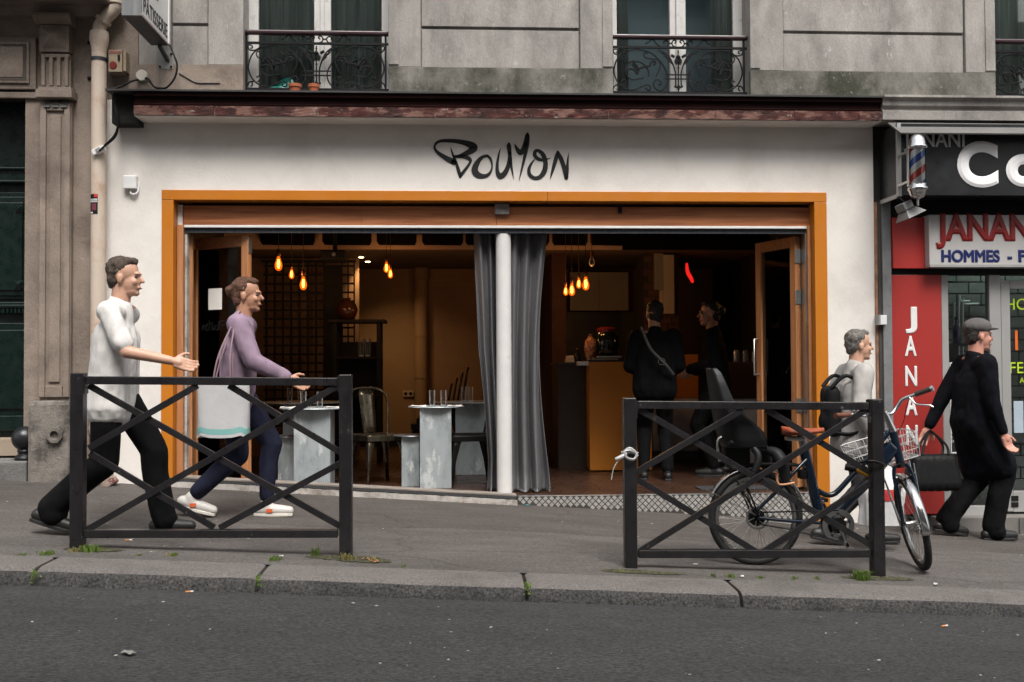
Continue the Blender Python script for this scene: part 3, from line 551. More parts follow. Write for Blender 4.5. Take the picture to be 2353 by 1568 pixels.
m2 = N2.new('ShaderNodeMath'); m2.operation = 'MULTIPLY_ADD'; L2.new(sp_.outputs[2], m2.inputs[0]); m2.inputs[1].default_value = -4.2; m2.inputs[2].default_value = 3.02
L2.new(m2.outputs[0], m1.inputs[2]); fr_ = N2.new('ShaderNodeMath'); fr_.operation = 'FRACT'; L2.new(m1.outputs[0], fr_.inputs[0])
cr = N2.new('ShaderNodeValToRGB'); cr.color_ramp.interpolation = 'CONSTANT'
for i, (ps, c) in enumerate(((0, (.9, .92, .92)), (.25, (.015, .11, .5)), (.5, (.9, .92, .92)), (.75, (.75, .055, .03)))):
    e = cr.color_ramp.elements[i] if i < 2 else cr.color_ramp.elements.new(ps); e.position = ps; e.color = (*c, 1)
L2.new(fr_.outputs[0], cr.inputs[0]); L2.new(cr.outputs[0], N2['Principled BSDF'].inputs['Base Color']); N2['Principled BSDF'].inputs['Roughness'].default_value = .3; N2['Principled BSDF'].inputs['Coat Weight'].default_value = .6
MB().lathe([(.056, .115), (.056, .395)], n=28).build('striped_cylinder', POLE, bp, smooth=50)
MB().lathe([(.061, .115), (.061, .395)], n=28).build('glass_tube', glassmat('clear tube', (.98, .985, .985), .35), bp, smooth=50)
MB().box(-.078, -.070, -.01, .02, .10, .42).build('bracket', STEEL, bp, bevel=.003)
MB().box(-.074, -.05, .0, .20, .13, .15).box(-.074, -.05, .0, .20, .37, .39).build('bracket_arm', STEEL, bp)
MB().tube([(0, 0, .01), (0, 0, -.05)], .008, 8).build('lower_stem', STEEL, bp)
fl_ = thing('flood_lamp', 'small grey flood lamp hanging under the barber pole', 'lamp', at(2086, 482, -.45))
DG = mat('grey cast metal', (.16, .16, .16), .5, .3, var=.2)
T = Matrix.Rotation(R(-24), 4, 'Y') @ Matrix.Rotation(R(18), 4, 'Z')
MB().box(-.07, .03, -.05, .05, .0, .065, T).build('housing', DG, fl_, bevel=.008)
MB().add([T @ Vector(q) for q in ((-.10, -.08, -.065), (.10, -.08, -.065), (.10, .08, -.065), (-.10, .08, -.065), (-.06, -.045, 0), (.05, -.045, 0), (.05, .045, 0), (-.06, .045, 0))], [(0,1,2,3), (4,7,6,5), (0,4,5,1), (1,5,6,2), (2,6,7,3), (3,7,4,0)]).build('hood', DG, fl_, bevel=.004)
MB().tube([(0, .02, .05), (-.03, .05, .09), (-.03, .1, .12)], .006, 6).build('bracket', BLACK, fl_)
# panels and glazing
yp = -.02
bx('side_profile', mat('weathered grey profile', (.20, .205, .21), .5, .2, var=.2, vs_=9, c3=(.07, .07, .07), s3=20, t3=.66), B, ax(2027, 700, yp), ax(2047, 700, yp), yp-.02, .12, -.5, zs0)
bx('side_profile', mat('dark profile', (.05, .045, .042), .6, var=.3), B, ax(2019, 700, yp), ax(2027, 700, yp)-.001, yp-.004, .10, -.5, zs0)
bx('side_profile', mat('bare wood edge', (.25, .13, .075), .8, var=.4, vs_=12), B, 3.060, ax(2019, 700, yp)-.001, yp+.005, .10, -.5, zs0)
rx0, rx1 = ax(2049, 700, yp), ax(2166, 900, yp)
bx('red_panel', REDP, B, rx0, ax(2140, 560, -.06), -.06, .1, az(2090, 617, -.06), az(2090, 500, -.06), .003)
RB = bpy.data.materials.new('red honeycomb print'); RB.use_nodes = True
nn = RB.node_tree; g_ = nn.nodes.new('ShaderNodeNewGeometry'); mp_ = nn.nodes.new('ShaderNodeMapping'); mp_.inputs['Scale'].default_value = (60, 60, 34); vo = nn.nodes.new('ShaderNodeTexVoronoi'); vo.feature = 'DISTANCE_TO_EDGE'; vo.inputs['Randomness'].default_value = .15
nn.links.new(g_.outputs['Position'], mp_.inputs[0]); nn.links.new(mp_.outputs[0], vo.inputs['Vector'])
mr = nn.nodes.new('ShaderNodeMapRange'); mr.inputs[1].default_value = .05; mr.inputs[2].default_value = .16; nn.links.new(vo.outputs['Distance'], mr.inputs[0])
xm_ = nn.nodes.new('ShaderNodeMix'); xm_.data_type = 'RGBA'; xm_.inputs[6].default_value = (.23, .018, .016, 1); xm_.inputs[7].default_value = (.40, .040, .034, 1); nn.links.new(mr.outputs[0], xm_.inputs[0]); nn.links.new(xm_.outputs[2], nn.nodes['Principled BSDF'].inputs['Base Color']); nn.nodes['Principled BSDF'].inputs['Roughness'].default_value = .35
rp = bx('red_panel', RB, B, rx0, rx1, yp, .1, az(2110, 1182, yp), az(2110, 632, yp), .003)
WLET = mat('white vinyl', (.72, .71, .70), .4)
for ch, v0, v1, uc in (('J', 703, 750, 2094), ('A', 770, 817, 2093), ('N', 839, 886, 2094), ('A', 904, 953, 2095), ('N', 975, 1022, 2096), ('I', 1043, 1088, 2098)):
    p = at(uc, v1, yp-.004); letters('letter', ch, (v1-v0)/281, WLET, rp, (p.x, yp-.004, p.z), .03, width=.045 if ch == 'I' else .102, centre=True)
ws = thing('name_board', 'white board with dark red and navy lettering on the barber shop', 'sign')
bx('board', mat('white board', (.42, .41, .405), .4), ws, ax(2135, 550, -.14), 6.4, -.14, .05, az(2200, 614, -.14), az(2200, 494, -.14), .005)
bx('board_lip', ALU, ws, ax(2135, 550, -.14), 6.4, -.15, -.14, az(2200, 614, -.15), az(2200, 608, -.15))
p = at(2150, 550, -.142); letters('lettering', 'JANANI', .215, mat('dark red vinyl', (.19, .006, .006), .4), ws, (p.x, -.144, p.z), .05, width=.88)
NV = mat('navy vinyl', (.006, .014, .10), .4)
for s_, u, w_ in (('HOMMES', 2163, .50), ('-', 2315, .04), ('FEMMES', 2340, .50)): p = at(u, 601, -.142); letters('lettering', s_, .098, NV, ws, (p.x, -.144, p.z), .045, width=w_)
bx('dark_transom', BLACK, B, rx0, 6.4, -.01, .1, az(2200, 632, 0), az(2200, 617, 0))
bx('sign_soffit', BLACK, B, 3.12, 6.4, -.03, .1, az(2200, 500, 0), zs0)
yg = .02
def al(u0_, u1_, v0, v1, y0=0., y1=.07, mt=ALU, name='aluminium_frame'): return bx(name, mt, B, ax(u0_, 900, y0), ax(u1_, 900, y0), y0, y1, az((u0_+u1_)/2, v1, y0), az((u0_+u1_)/2, v0, y0), .003)
zb = az(2230, 1166, 0)
al(2166.5, 2182, 632, 1186); al(2277, 2303, 632, 1190); al(2182.5, 2276.5, 1163, 1186, .004); al(2303.5, 2324, 645, 1176, .01); al(2324.5, 2480, 1128, 1176, .01); al(2324.5, 2480, 645, 664, .01)
bx('letter_slot', BLACK, B, ax(2325, 1145, 0), ax(2341, 1145, 0), .004, .012, az(2330, 1152, 0), az(2330, 1140, 0)); bx('letter_slot', BLACK, B, ax(2325, 1160, 0), ax(2341, 1160, 0), .004, .012, az(2330, 1166, 0), az(2330, 1155, 0))
bx('pane', GLASS, B, ax(2182.5, 900, .03), ax(2276.5, 900, .03), .03, .036, az(2230, 1163, .03), az(2230, 632, .03)); bx('pane', GLASS, B, ax(2324.5, 900, .03), ax(2480, 900, .03), .03, .036, az(2330, 1128, .03), az(2330, 664, .03))
bx('step', mat('shop step', (.16, .15, .14), .7, .2, var=.2), B, ax(2150, 1180, -.1), 6.4, -.14, .1, -.9, az(2250, 1188, -.10), .004)
MB().box(ax(2335, 1185, -.1), 6.4, -.155, -.142, -.8, az(2340, 1186, -.1)-.01).build('step_plate', STEEL, B)
# shop interior
BRK = mat('grey brick', (.10, .105, .10), .85, var=.25, vs_=6, bump=.5)
bi = bx('rear_wall', mat('dark mortar', (.03, .032, .031), .9), B, 3.1, 6.4, 1.45, 1.6, -.5, 3.0)
bm_ = None
for r_ in range(24):
    for c in range(13):
        x = 3.13+c*.25+(.125 if r_ % 2 else 0); z = -.3+r_*.115
        o = bpy.data.objects.new('brick', bm_) if bm_ else None
        if o is None:
            o = MB().box(0, .235, -.02, 0, 0, .10).build('brick', BRK, bi, bevel=0); bm_ = o.data
        else: col.objects.link(o); o.parent = bi
        o.location = (x, 1.45+rnd.uniform(-.004, .004), z)
bx('interior_floor', mat('shop floor', (.06, .07, .07), .3), B, 3.1, 6.4, .1, 1.6, -.45, az(2250, 1165, .1)-.02); bx('interior_ceiling', mat('shop ceiling', (.25, .25, .25), .8), B, 3.1, 6.4, .1, 1.6, 2.35, 2.40)
bx('side_wall', mat('shop side wall', (.08, .085, .08), .8), B, 3.10, 3.14, .11, 1.45, -.5, 2.4)
lt = thing('tube_lamp', 'bright strip lamp inside the barber shop', 'lamp', (4.75, 1.1, 2.30))
bx('tube', mat('shop tube', (.8, .9, .85), .5, emit=(.78, 1, .88), es=9), lt, -.6, .6, -.03, .03, -.03, .0); bx('tray', WHITEP, lt, -.62, .62, -.05, .05, .0, .05)
GL = mat('galvanised conduit', (.35, .36, .35), .4, .6)
for i, u in enumerate((2192, 2203, 2212)):
    a, b = at(u, 1000, 1.38), at(u, 695+i*6, 1.38)
    P = crv([a, b, b+Vector((.02, 0, .03)), b+Vector((.06+.05*i, 0, .035))], 4) if i else [a, b]
    o = MB().tube(P, .013, 8).build('conduit', GL, B, smooth=60)
def shelf_items():
    s = thing('product_shelf', 'black shelf behind the barber window carrying small bottles', 'shelf', at(2230, 790, .9))
    bx('board', BLACK, s, -.2, .3, -.1, .12, -.02, 0); bx('support', BLACK, s, -.2, -.17, -.1, .12, -1.0, -.02); bx('support', BLACK, s, .27, .3, -.1, .12, -1.0, -.02)
    for i, (c, h, l) in enumerate((((.05, .03, .12), .22, 'purple'), ((.5, .5, .48), .14, 'white'), ((.03, .16, .28), .11, 'blue'), ((.55, .5, .45), .17, 'cream'))):
        o = thing('bottle', l+' product bottle on the shelf behind the barber window', 'bottle', s.location+Vector((-.15+.1*i, -.03, 0)), group='bottles behind the barber window')
        MB().lathe([(.028, 0), (.03, .01), (.03, h*.72), (.012, h*.82), (.012, h)], n=12).build('body', mat('bottle '+l, c, .3), o, smooth=40)
        MB().lathe([(.014, h+.001), (.014, h+.03)], n=10).build('cap', BLACK, o)
shelf_items()
# price list on the glass
pl = thing('price_list', 'black framed white-lettered price list behind the barber window', 'poster')
px0, px1 = ax(2170, 900, .02)+.003, ax(2272, 900, .02)
bx('sheet', mat('price list black', (.010, .011, .012), .4), pl, px0+.045, px1, .018, .026, az(2220, 1041, .02), az(2220, 834, .02))
for b_ in ((px0+.045, px1, az(2220, 836, .01), az(2220, 833, .01)), (px0+.045, px1, az(2220, 1042, .01), az(2220, 1039, .01)), (px0+.042, px0+.049, az(2220, 1042, .01), az(2220, 833, .01))): bx('frame_line', WLET, pl, b_[0], b_[1], .010, .017, b_[2], b_[3])
for s_, v, h, k in (('LISTE DE PRIX', 846, 6, 26), ('FEMME', 864, 8, 0), ('SHAMP+BRUSH LE PARTIR', 873, 5, 0), ('SHAMP+BRUSH+COUPE', 883, 5, 0), ('SHAMP+COUPE LE PARTIR', 893, 5, 0), ('COULEUR+BRUSH', 903, 5, 0), ('MECHES+BRUSH', 913, 5, 0), ('COULEUR+MECHES', 923, 5, 0), ('EPILATION VISAGE', 943, 5, 0), ('EPILATION SOURCIL', 954, 5, 0), ('HOMME', 967, 8, 0), ('COUPE NORMAL', 977, 6, 0), ('COUPE + SHAMP', 987, 6, 0), ('ENFANTS', 997, 6, 0), ('BARBE', 1007, 6, 0), ('CONTOUR', 1017, 6, 0)):
    p = at(2178+k, v, .012); letters('lettering', s_, h/281, WLET, pl, (p.x+.008, .012, p.z), .012)
c_ = at(2240, 1032, .012)
for i, ch in enumerate('JANANI COIFFURE'):
    a = R(170-i*11.4); q = Vector((c_.x+.058*math.cos(a), .012, c_.z-.015+.058*math.sin(a))); t_ = a-math.pi/2
    if ch != ' ': letters('lettering', ch, .016, WLET, pl, q, .01, ux=(math.cos(t_), 0, math.sin(t_)), uz=(-math.sin(t_), 0, math.cos(t_)))
YL = mat('lime vinyl', (.42, .58, .02), .4); ORV = mat('orange vinyl', (.62, .12, .015), .4)
dl = thing('door_lettering', 'lime and orange vinyl lettering on the barber door glass', 'lettering')
for s_, u, v, h, mt_ in (('HOMMES', 2311, 712, 28, YL), ('12€', 2333, 805, 50, ORV), ('FEMMES', 2321, 858, 28, YL), ('AVEC', 2343, 880, 13, YL)):
    p = at(u, v, .026); letters('lettering', s_, h/281, mt_, dl, (p.x, .026, p.z), .0)
ap = bx('door_notice', mat('blue notice', (.35, .42, .48), .5), None, ax(2330, 950, .02), ax(2352, 950, .02), .022, .028, az(2340, 995, .02), az(2340, 922, .02)); tag(ap, 'pale blue notice stuck on the barber door glass', 'notice')
sw = thing('junction_box', 'small grey junction box on the edge between the two shops', 'junction box', at(2023, 736, -.03))
bx('box', WHITEPL, sw, -.035, .035, -.05, .02, -.04, .04, .004); bx('cover_edge', mat('grey plastic', (.25, .25, .25), .5), sw, -.037, -.02, -.052, .02, -.042, .042)
# ------------------------------------------------------------------ things on the facade
jw = thing('junction_box', 'square white junction box high on the left of the plaster wall', 'junction box', at(303, 422, -.0))
bx('box', WHITEPL, jw, -.055, .05, -.055, .001, -.05, .055, .006); MB().tube(crv([(.0, -.02, -.05), (0, -.03, -.085), (.04, -.03, -.09), (.055, -.01, -.05), (.055, 0, .02)], 4), .007, 6).build('conduit_loop', WHITEPL, jw)
DP = thing('drainpipe', 'peeling cream drainpipe with rusty cast iron foot between the two houses', 'drainpipe', (-3.312, -.10, 0))
ztop = az(228, 112, -.1)
def PZ(v, u=228): return az(u, v, -.1)
MB().tube([(0, 0, .62), (0, 0, 1.9), (0, 0, ztop-.02)], .058, 20).build('pipe', PIPEP, DP, smooth=40)
MB().lathe([(.060, ztop-.03), (.060, ztop+.0), (.072, ztop+.05), (.074, ztop+.10), (.070, ztop+.135), (.060, ztop+.14)], n=20).build('socket', PIPEP, DP, smooth=40)
e = crv([(0, 0, ztop+.12), (.005, 0, ztop+.18), (.05, .0, ztop+.25), (.115, 0, ztop+.32), (.135, 0, ztop+.40), (.135, 0, ztop+.95)], 6)
MB().tube(e, .052, 18).build('elbow', PIPEP, DP, smooth=60)
for k in (9, 23): t0 = Vector(e[k]); t1 = Vector(e[k+1]); MB().tube([t0, t0+(t1-t0).normalized()*.03], .064, 18).build('elbow_collar', PIPEP, DP, smooth=40)
MB().lathe([(.062, -.014), (.062, .014)], (0, 0, PZ(138)), 20).build('clamp', mat('dark clamp', (.04, .045, .05), .5, .5), DP, smooth=40)
MB().lathe([(.010, -.012), (.010, .012)], (.066, -.01, PZ(138)), 8).build('clamp_bolt', IRON, DP)
MB().lathe([(.066, .54), (.073, .55), (.073, .62), (.064, .66)], n=20).build('socket', RUST, DP, smooth=40)
MB().tube(crv([(0, 0, .58), (0, 0, .42), (.01, 0, .33), (.05, -.01, .25), (.10, -.03, .15)], 5), .062, 18).build('iron_pipe', RUST, DP, smooth=60)
MB().lathe([(.074, -.02), (.074, .02)], (.02, 0, .32), 18, Matrix.Rotation(R(25), 4, 'Y')).build('iron_collar', RUST, DP, smooth=40); MB().lathe([(.078, -.02), (.078, .025)], (.10, -.03, .15), 18, Matrix.Rotation(R(-35), 4, 'Y')).build('iron_collar', RUST, DP, smooth=40)
bx('masonry_stub', CONC, DP, -.06, .16, -.09, .10, .02, .14, .02)
# pipe box and cables
pb = thing('pipe_junction_box', 'tilted white terminal box fixed to the drainpipe', 'junction box', at(227, 346, -.17))
MB().box(-.05, .05, -.02, .02, -.022, .022, Matrix.Rotation(R(-28), 4, 'Y')).build('box', WHITEPL, pb, bevel=.004); MB().box(-.018, .02, -.026, -.02, -.012, .014, Matrix.Rotation(R(-28), 4, 'Y')).build('terminal', mat('grey plastic', (.25, .25, .25), .5), pb)
def cable(label, pts, r_, n=6, mt=BLACK): o = MB().tube(crv([tuple(at(*p)) for p in pts], n), r_, 6).build('cable', mt, None, smooth=60); return tag(o, label, 'cable')
cable('black cable looping from the cornice end down to the drainpipe box', [(272, 212, -.19), (266, 240, -.20), (272, 270, -.20), (270, 300, -.19), (262, 318, -.19), (238, 338, -.20), (228, 348, -.20)], .008)
cable('second black cable hanging beside the first at the cornice end', [(263, 212, -.20), (262, 235, -.21), (268, 262, -.22), (270, 288, -.21), (262, 312, -.21), (240, 334, -.21)], .006)
cable('black cable looping from the patisserie sign to the round junction box', [(390, 104, -.06), (400, 128, -.10), (407, 150, -.10), (402, 178, -.10), (385, 200, -.10), (370, 203, -.11), (354, 200, -.10), (342, 183, -.06), (334, 180, -.04)], .008)
cable('black cable slack between the round junction box and the drainpipe', [(318, 183, -.04), (300, 188, -.08), (285, 196, -.10), (266, 203, -.12), (255, 205, -.12)], .009)
cable('thin grey wire tacked along the stone under the patisserie sign', [(412, 168, -.012), (432, 180, -.012), (452, 190, -.012), (480, 191, -.012), (505, 191, -.012)], .005, mt=mat('grey wire', (.12, .11, .10), .7))
rj = thing('round_junction_box', 'round cream junction box above the cornice end', 'junction box', at(328, 176, 0))
MB().lathe([(.046, 0), (.046, .03), (.044, .034), (.042, .036)], M=Matrix.Rotation(R(90), 4, 'X'), n=24).build('box', mat('cream plastic', (.50, .47, .41), .5), rj, smooth=40); MB().lathe([(.0075, 0), (.0075, .02)], (.045, -.012, -.03), 8, Matrix.Rotation(R(120), 4, 'Y')).build('gland', mat('cream plastic', (.5, .47, .41), .5), rj)
ab = thing('alarm_box', 'old beige alarm box with red disc beside the drainpipe', 'alarm box', at(277, 148, -.0))
BEI = mat('stained beige enamel', (.30, .24, .165), .6, var=.2, vs_=14, c2=(.15, .10, .06), s2=14, t2=.6)
bx('box', BEI, ab, -.063, .045, -.10, .003, -.092, .085, .004); bx('side_cover', BEI, ab, .047, .07, -.08, .003, -.08, .08, .003)
MB().lathe([(.030, 0), (.030, .006)], (-.024, -.10, -.038), 18, Matrix.Rotation(R(90), 4, 'X')).build('red_disc', mat('dark red disc', (.16, .008, .006), .4), ab); bx('top_label', mat('faded red label', (.22, .08, .06), .6), ab, -.055, .038, -.103, -.10, .055, .078); bx('lock', BLACK, ab, .012, .03, -.112, -.10, -.0, .045, .003)
stk = MB()
for i in range(7):
    pass
sk = thing('sticker', 'torn black and red sticker on the drainpipe', 'sticker', (-3.312, -.10, az(222, 492, -.16)))
def arcpanel(name, mt, a0, a1, z0, z1, r_=.0592): MB().grid(lambda s, t: Vector((r_*math.sin(R(a0+(a1-a0)*s)), -r_*math.cos(R(a0+(a1-a0)*s)), z0+(z1-z0)*t)), 8, 1).build(name, mt, sk, smooth=180, fix=False)
arcpanel('ground', BLACK, -60, 14, .0, .16); arcpanel('red_field', mat('sticker red', (.5, .03, .03), .5), -15, 12, .135, .16, .0598); arcpanel('white_field', WHITEPL, -55, 12, .095, .122, .0598); arcpanel('figure', mat('sticker wine', (.14, .03, .045), .5), -40, 2, .03, .085, .0598); arcpanel('white_corner', WHITEPL, -56, -25, .006, .018, .0598)
v_, f_, wd_ = txt('INTIFADA', .017, .02); k_ = .062/wd_
MB().add([Vector((.0604*math.sin((x*k_-.045)/.0604), -.0604*math.cos((x*k_-.045)/.0604), .100+z)) for x, z, _d in v_], f_).build('lettering', BLACK, sk, fix=False)
# hanging pastry shop sign
ps = thing('hanging_sign', 'white box sign with narrow black capitals on an iron bracket', 'sign')
SGW = mat('sign white', (.62, .615, .605), .45, var=.05); SGG = mat('sign grey metal', (.20, .205, .21), .45, .4, var=.2, vs_=30, stretch=(1,1,.04))
zb_ = az(347, 105, -.10); sx0, sx1 = ax(347, 105, -.10), ax(388, 105, -.10); yn = -.80
bx('front_face', SGG, ps, sx0, sx1, yn, yn+.02, zb_, 5.0); bx('base', mat('sign underside', (.05, .05, .055), .5), ps, sx0+.002, sx1-.002, yn+.02, -.10, zb_+.001, zb_+.012)
bx('side_face', SGW, ps, sx1-.02, sx1, yn+.021, -.10, zb_+.012, 5.0); bx('side_face', SGW, ps, sx0, sx0+.02, yn+.021, -.10, zb_+.012, 5.0); bx('edge_trim', WHITEP, ps, sx1, sx1+.008, -.12, -.10, zb_+.012, 5.0); bx('edge_trim', mat('pinkish trim', (.34, .27, .25), .5), ps, sx1-.001, sx1+.006, yn, -.12, zb_, zb_+.014)
letters('lettering', 'PÂTISSERIE', .115, INK, ps, (sx1+.003, yn+.05, zb_+.045), -.015, width=.60, ux=(0, 1, 0)); letters('lettering', 'ET', .30, INK, ps, (sx1+.003, yn+.20, zb_+.25), -.015, ux=(0, 1, 0), width=.26)
MB().bar((sx0+.07, -.11, zb_-.005), (sx0+.11, .0, zb_-.10), .03, .02).build('bracket_arm', mat('dark bracket', (.05, .05, .052), .5), ps); bx('wall_plate', mat('dull grey plate', (.28, .275, .26), .6, var=.2), ps, sx0+.03, sx0+.15, -.008, .001, zb_-.16, zb_-.02)
for q in ((sx0+.045, zb_-.145), (sx0+.135, zb_-.145), (sx0+.135, zb_-.04)): MB().lathe([(.009, 0), (.009, .01)], (q[0], -.008, q[1]), 8, Matrix.Rotation(R(90), 4, 'X')).build('bolt', IRON, ps)
# plant pots, bag on the balcony
def pot(u, v, r_, label):
    o = thing('flower_pot', label, 'flower pot', at(u, v, .03)); o.location.z = 3.285; TC = mat('terracotta', (.30, .085, .035), .8, var=.15)
    MB().lathe([(r_*.72, 0), (r_*.95, .085), (r_*1.08, .086), (r_*1.1, .112), (r_*.98, .113), (r_*.9, .09)], n=20).build('pot', TC, o, smooth=40); MB().lathe([(.001, .088), (r_*.9, .088)], n=16).build('soil', mat('soil', (.02, .015, .01), 1), o)
pot(678, 205, .05, 'round terracotta pot beside the green bag on the left balcony'); pot(721, 205, .043, 'smaller terracotta pot in the middle of the left balcony')
sb_ = thing('compost_bag', 'crumpled shiny green plastic bag slumped on the left balcony', 'bag', (ax(633, 205, .07), .15, 3.292))
GB = mat('green plastic film', (.008, .13, .105), .22, var=.25, vs_=14, bump=.25, bs=22)
def bagf(s, t):
    a = s*2*math.pi; r_ = (1-.55*t**1.5)*(1+.10*math.sin(3*a+4*t)+.06*math.sin(7*a+9*t)); return Vector((.16*r_*math.cos(a)+.05*t, .045*r_*math.sin(a)*(1-.6*t), .16*t**.8*(1+.25*math.cos(a-.7)*t)))
MB().grid(bagf, 32, 14).build('film', GB, sb_, smooth=60); bx('white_label', mat('bag print', (.5, .52, .45), .4), sb_, -.02, .10, -.056, -.048, .008, .05)
yb = tag(MB().lathe([(.05, 0), (.06, .01), (.058, .025), (.05, .033)], at(1440, 212, .03)-Vector((0, 0, .0)), 16, None, 1, .8).build('saucer', BLACK, None, smooth=40), 'small black saucer at the left foot of the right balcony', 'saucer'); yb.location.z = 3.295-az(1440, 212, .03)
# ball bollard on the step
bb = thing('ball_bollard', 'black cast iron ball bollard on the step beside the green door', 'bollard', (ax(57, 1003, -.07), -.07, az(57, 1060, -.16)+.0))
CI = mat('black cast iron', (.010, .011, .013), .35, var=.3, vs_=10, bump=.15, bs=60)
MB().lathe([(.075, 0), (.078, .02), (.06, .04), (.048, .05), (.052, .065), (.056, .075), (.050, .09)], n=24).build('foot', CI, bb, smooth=40); MB().lathe([(.098*math.cos(R(a)) if abs(a) < 90 else .001, .172+.098*math.sin(R(a))) for a in range(-70, 91, 10)], n=28).build('ball', CI, bb, smooth=60)
# ------------------------------------------------------------------ street railings
def railing(label, ul, ur, vt, vb, seglist, vrt, vrb):
    """seglist: brace end points as measured pixels"""
    Yr = -2.42; a = at(ul, 1060, Yr); b = at(ur, 1060, Yr)
    t = thing('railing', label, 'railing', (a.x, Yr, gz(a.x, Yr)), group='cross-braced street railings'); O = t.location; xb = b.x-a.x; hw = .036
    zt = az(.5*(ul+ur), vt, Yr)-O.z; sl = -.012
    for x in (0, xb):
        bx('post', RAILP, t, x-hw, x+hw, -hw, hw, gz(O.x+x, Yr)-O.z-.06, zt+sl*(x-xb/2), .005)
        bx('weld_plate', RAILP, t, x+hw if x == 0 else x-hw-.008, x+hw+.008 if x == 0 else x-hw, -.03, .03, zt-.11, zt-.012) 
    for nm, v in (('top_rail', vrt), ('bottom_rail', vrb)):
        zc = az(.5*(ul+ur), v, Yr)-O.z
        MB().bar((hw+.009, 0, zc+sl*(-xb/2)), (xb-hw-.009, 0, zc+sl*xb/2), .046, .046).build(nm, RAILP, t, bevel=.004)
    for i, ((u0_, v0), (u1_, v1)) in enumerate(seglist):
        p, q = at(u0_, v0, Yr), at(u1_, v1, Yr); y = -.007 if (q.z-p.z)*(q.x-p.x) > 0 else .007
        MB().bar((p.x-O.x, y, p.z-O.z), (q.x-O.x, y, q.z-O.z), .014, .036).build('brace', RAILP, t, bevel=.002)
    return t
# each panel: rising and falling flats that cross twice on the left/right and once low in the middle
railing('black cross-braced railing on the left, in front of the walking couple', 180, 795, 859, 1240,
  [((203, 886), (782, 1210)), ((205, 1030), (455, 886)), ((525, 886), (782, 1040)), ((205, 1042), (492, 1213)), ((200, 1222-4), (782, 884)), ((505, 1213), (782, 1065))], 876, 1226)
railing('black cross-braced railing on the right, with the blue bicycle locked to it', 1447, 2013, 916, 1290,
  [((1468, 940), (2000, 1252)), ((1462, 1085), (1705, 942)), ((1760, 940), (1998, 1085)), ((1462, 1100), (1738, 1268)), ((1470, 1266), (1992, 940)), ((1752, 1268), (1998, 1110))], 932, 1272)
# ------------------------------------------------------------------ folding doors
def leaf(name, label, A, Bp, zt, handle=False, th=.045):
    A, Bp = Vector((*A, 0)), Vector((*Bp, 0)); d = (Bp-A); L = d.length; rz = math.atan2(d.y, d.x)
    t = thing(name, label, 'door', A, rz)
    sw_ = .075
    for x in (0, L-sw_): bx('stile', WOOD, t, x, x+sw_, -th/2, th/2, .02, zt, .004)
    bx('top_rail', wood('door rail wood', (.40, .17, .07), (.28, .105, .04), 0), t, sw_+.001, L-sw_-.001, -th/2+.002, th/2-.002, zt-.09, zt, .003); bx('bottom_rail', WOOD, t, sw_+.001, L-sw_-.001, -th/2+.002, th/2-.002, .02, .14, .003)
    bx('pane', GLASS, t, sw_+.001, L-sw_-.001, -.005, .003, .14, zt-.09)
    if handle:
        for s in (-1, 1):
            y = s*(th/2+.05); x = L-.04
            MB().tube(crv([(x, s*th/2, .98), (x, y, .98)], 1)+[(x, y, .975), (x, y, 1.30)]+[(x, s*th/2, 1.30)], .0095, 8).build('handle', STEEL, t, smooth=50)
        bx('lock', BLACK, t, L-.055, L-.03, -th/2-.004, -th/2, .78, .87)
    return t, L
ld, Ll = leaf('folding_door', 'glazed timber folding door leaf opened inwards on the left', (ax(440, 700, .48), .50), (ax(574, 700, .17), .17), 2.172)
bx('hinge', STEEL, ld, Ll+.001, Ll+.006, -.02, .02, 2.02, 2.15); bx('hinge', STEEL, ld, Ll+.001, Ll+.006, -.02, .02, .10, .20); bx('strike_plate', STEEL, ld, Ll+.001, Ll+.004, -.012, .012, 1.62, 1.76); bx('strike_slot', BLACK, ld, Ll+.004, Ll+.0055, -.006, .006, 1.65, 1.73)
pp = bx('notice', PAPER, ld, .20, .35, -.012, -.0085, 1.56, 1.74)
lgl = bpy.data.objects.new('glass_logo', None); col.objects.link(lgl); lgl.parent = ld
logo(lambda x, y: Vector((.12+(2110-x)/2110*.30, -.008, 1.38+(835-y)/2110*.30)), lgl)
l2, _ = leaf('folding_door', 'second timber folding leaf stacked against the left jamb', (ax(433, 700, .20)+.01, .20), (ax(441, 700, .48)-.02, .74), 2.172)
rd, Lr = leaf('folding_door', 'glazed timber door with steel pull handle standing open on the right', (2.470, .20), (ax(1741, 700, .72), .72), 2.172, True)
for z in (2.0, 1.65, .72): bx('hinge', STEEL, rd, -.006, -.001, -.028, .028, z-.06, z+.06)
leaf('folding_door', 'second timber folding leaf stacked against the right jamb', (2.492, .225), (2.468, .78), 2.172)
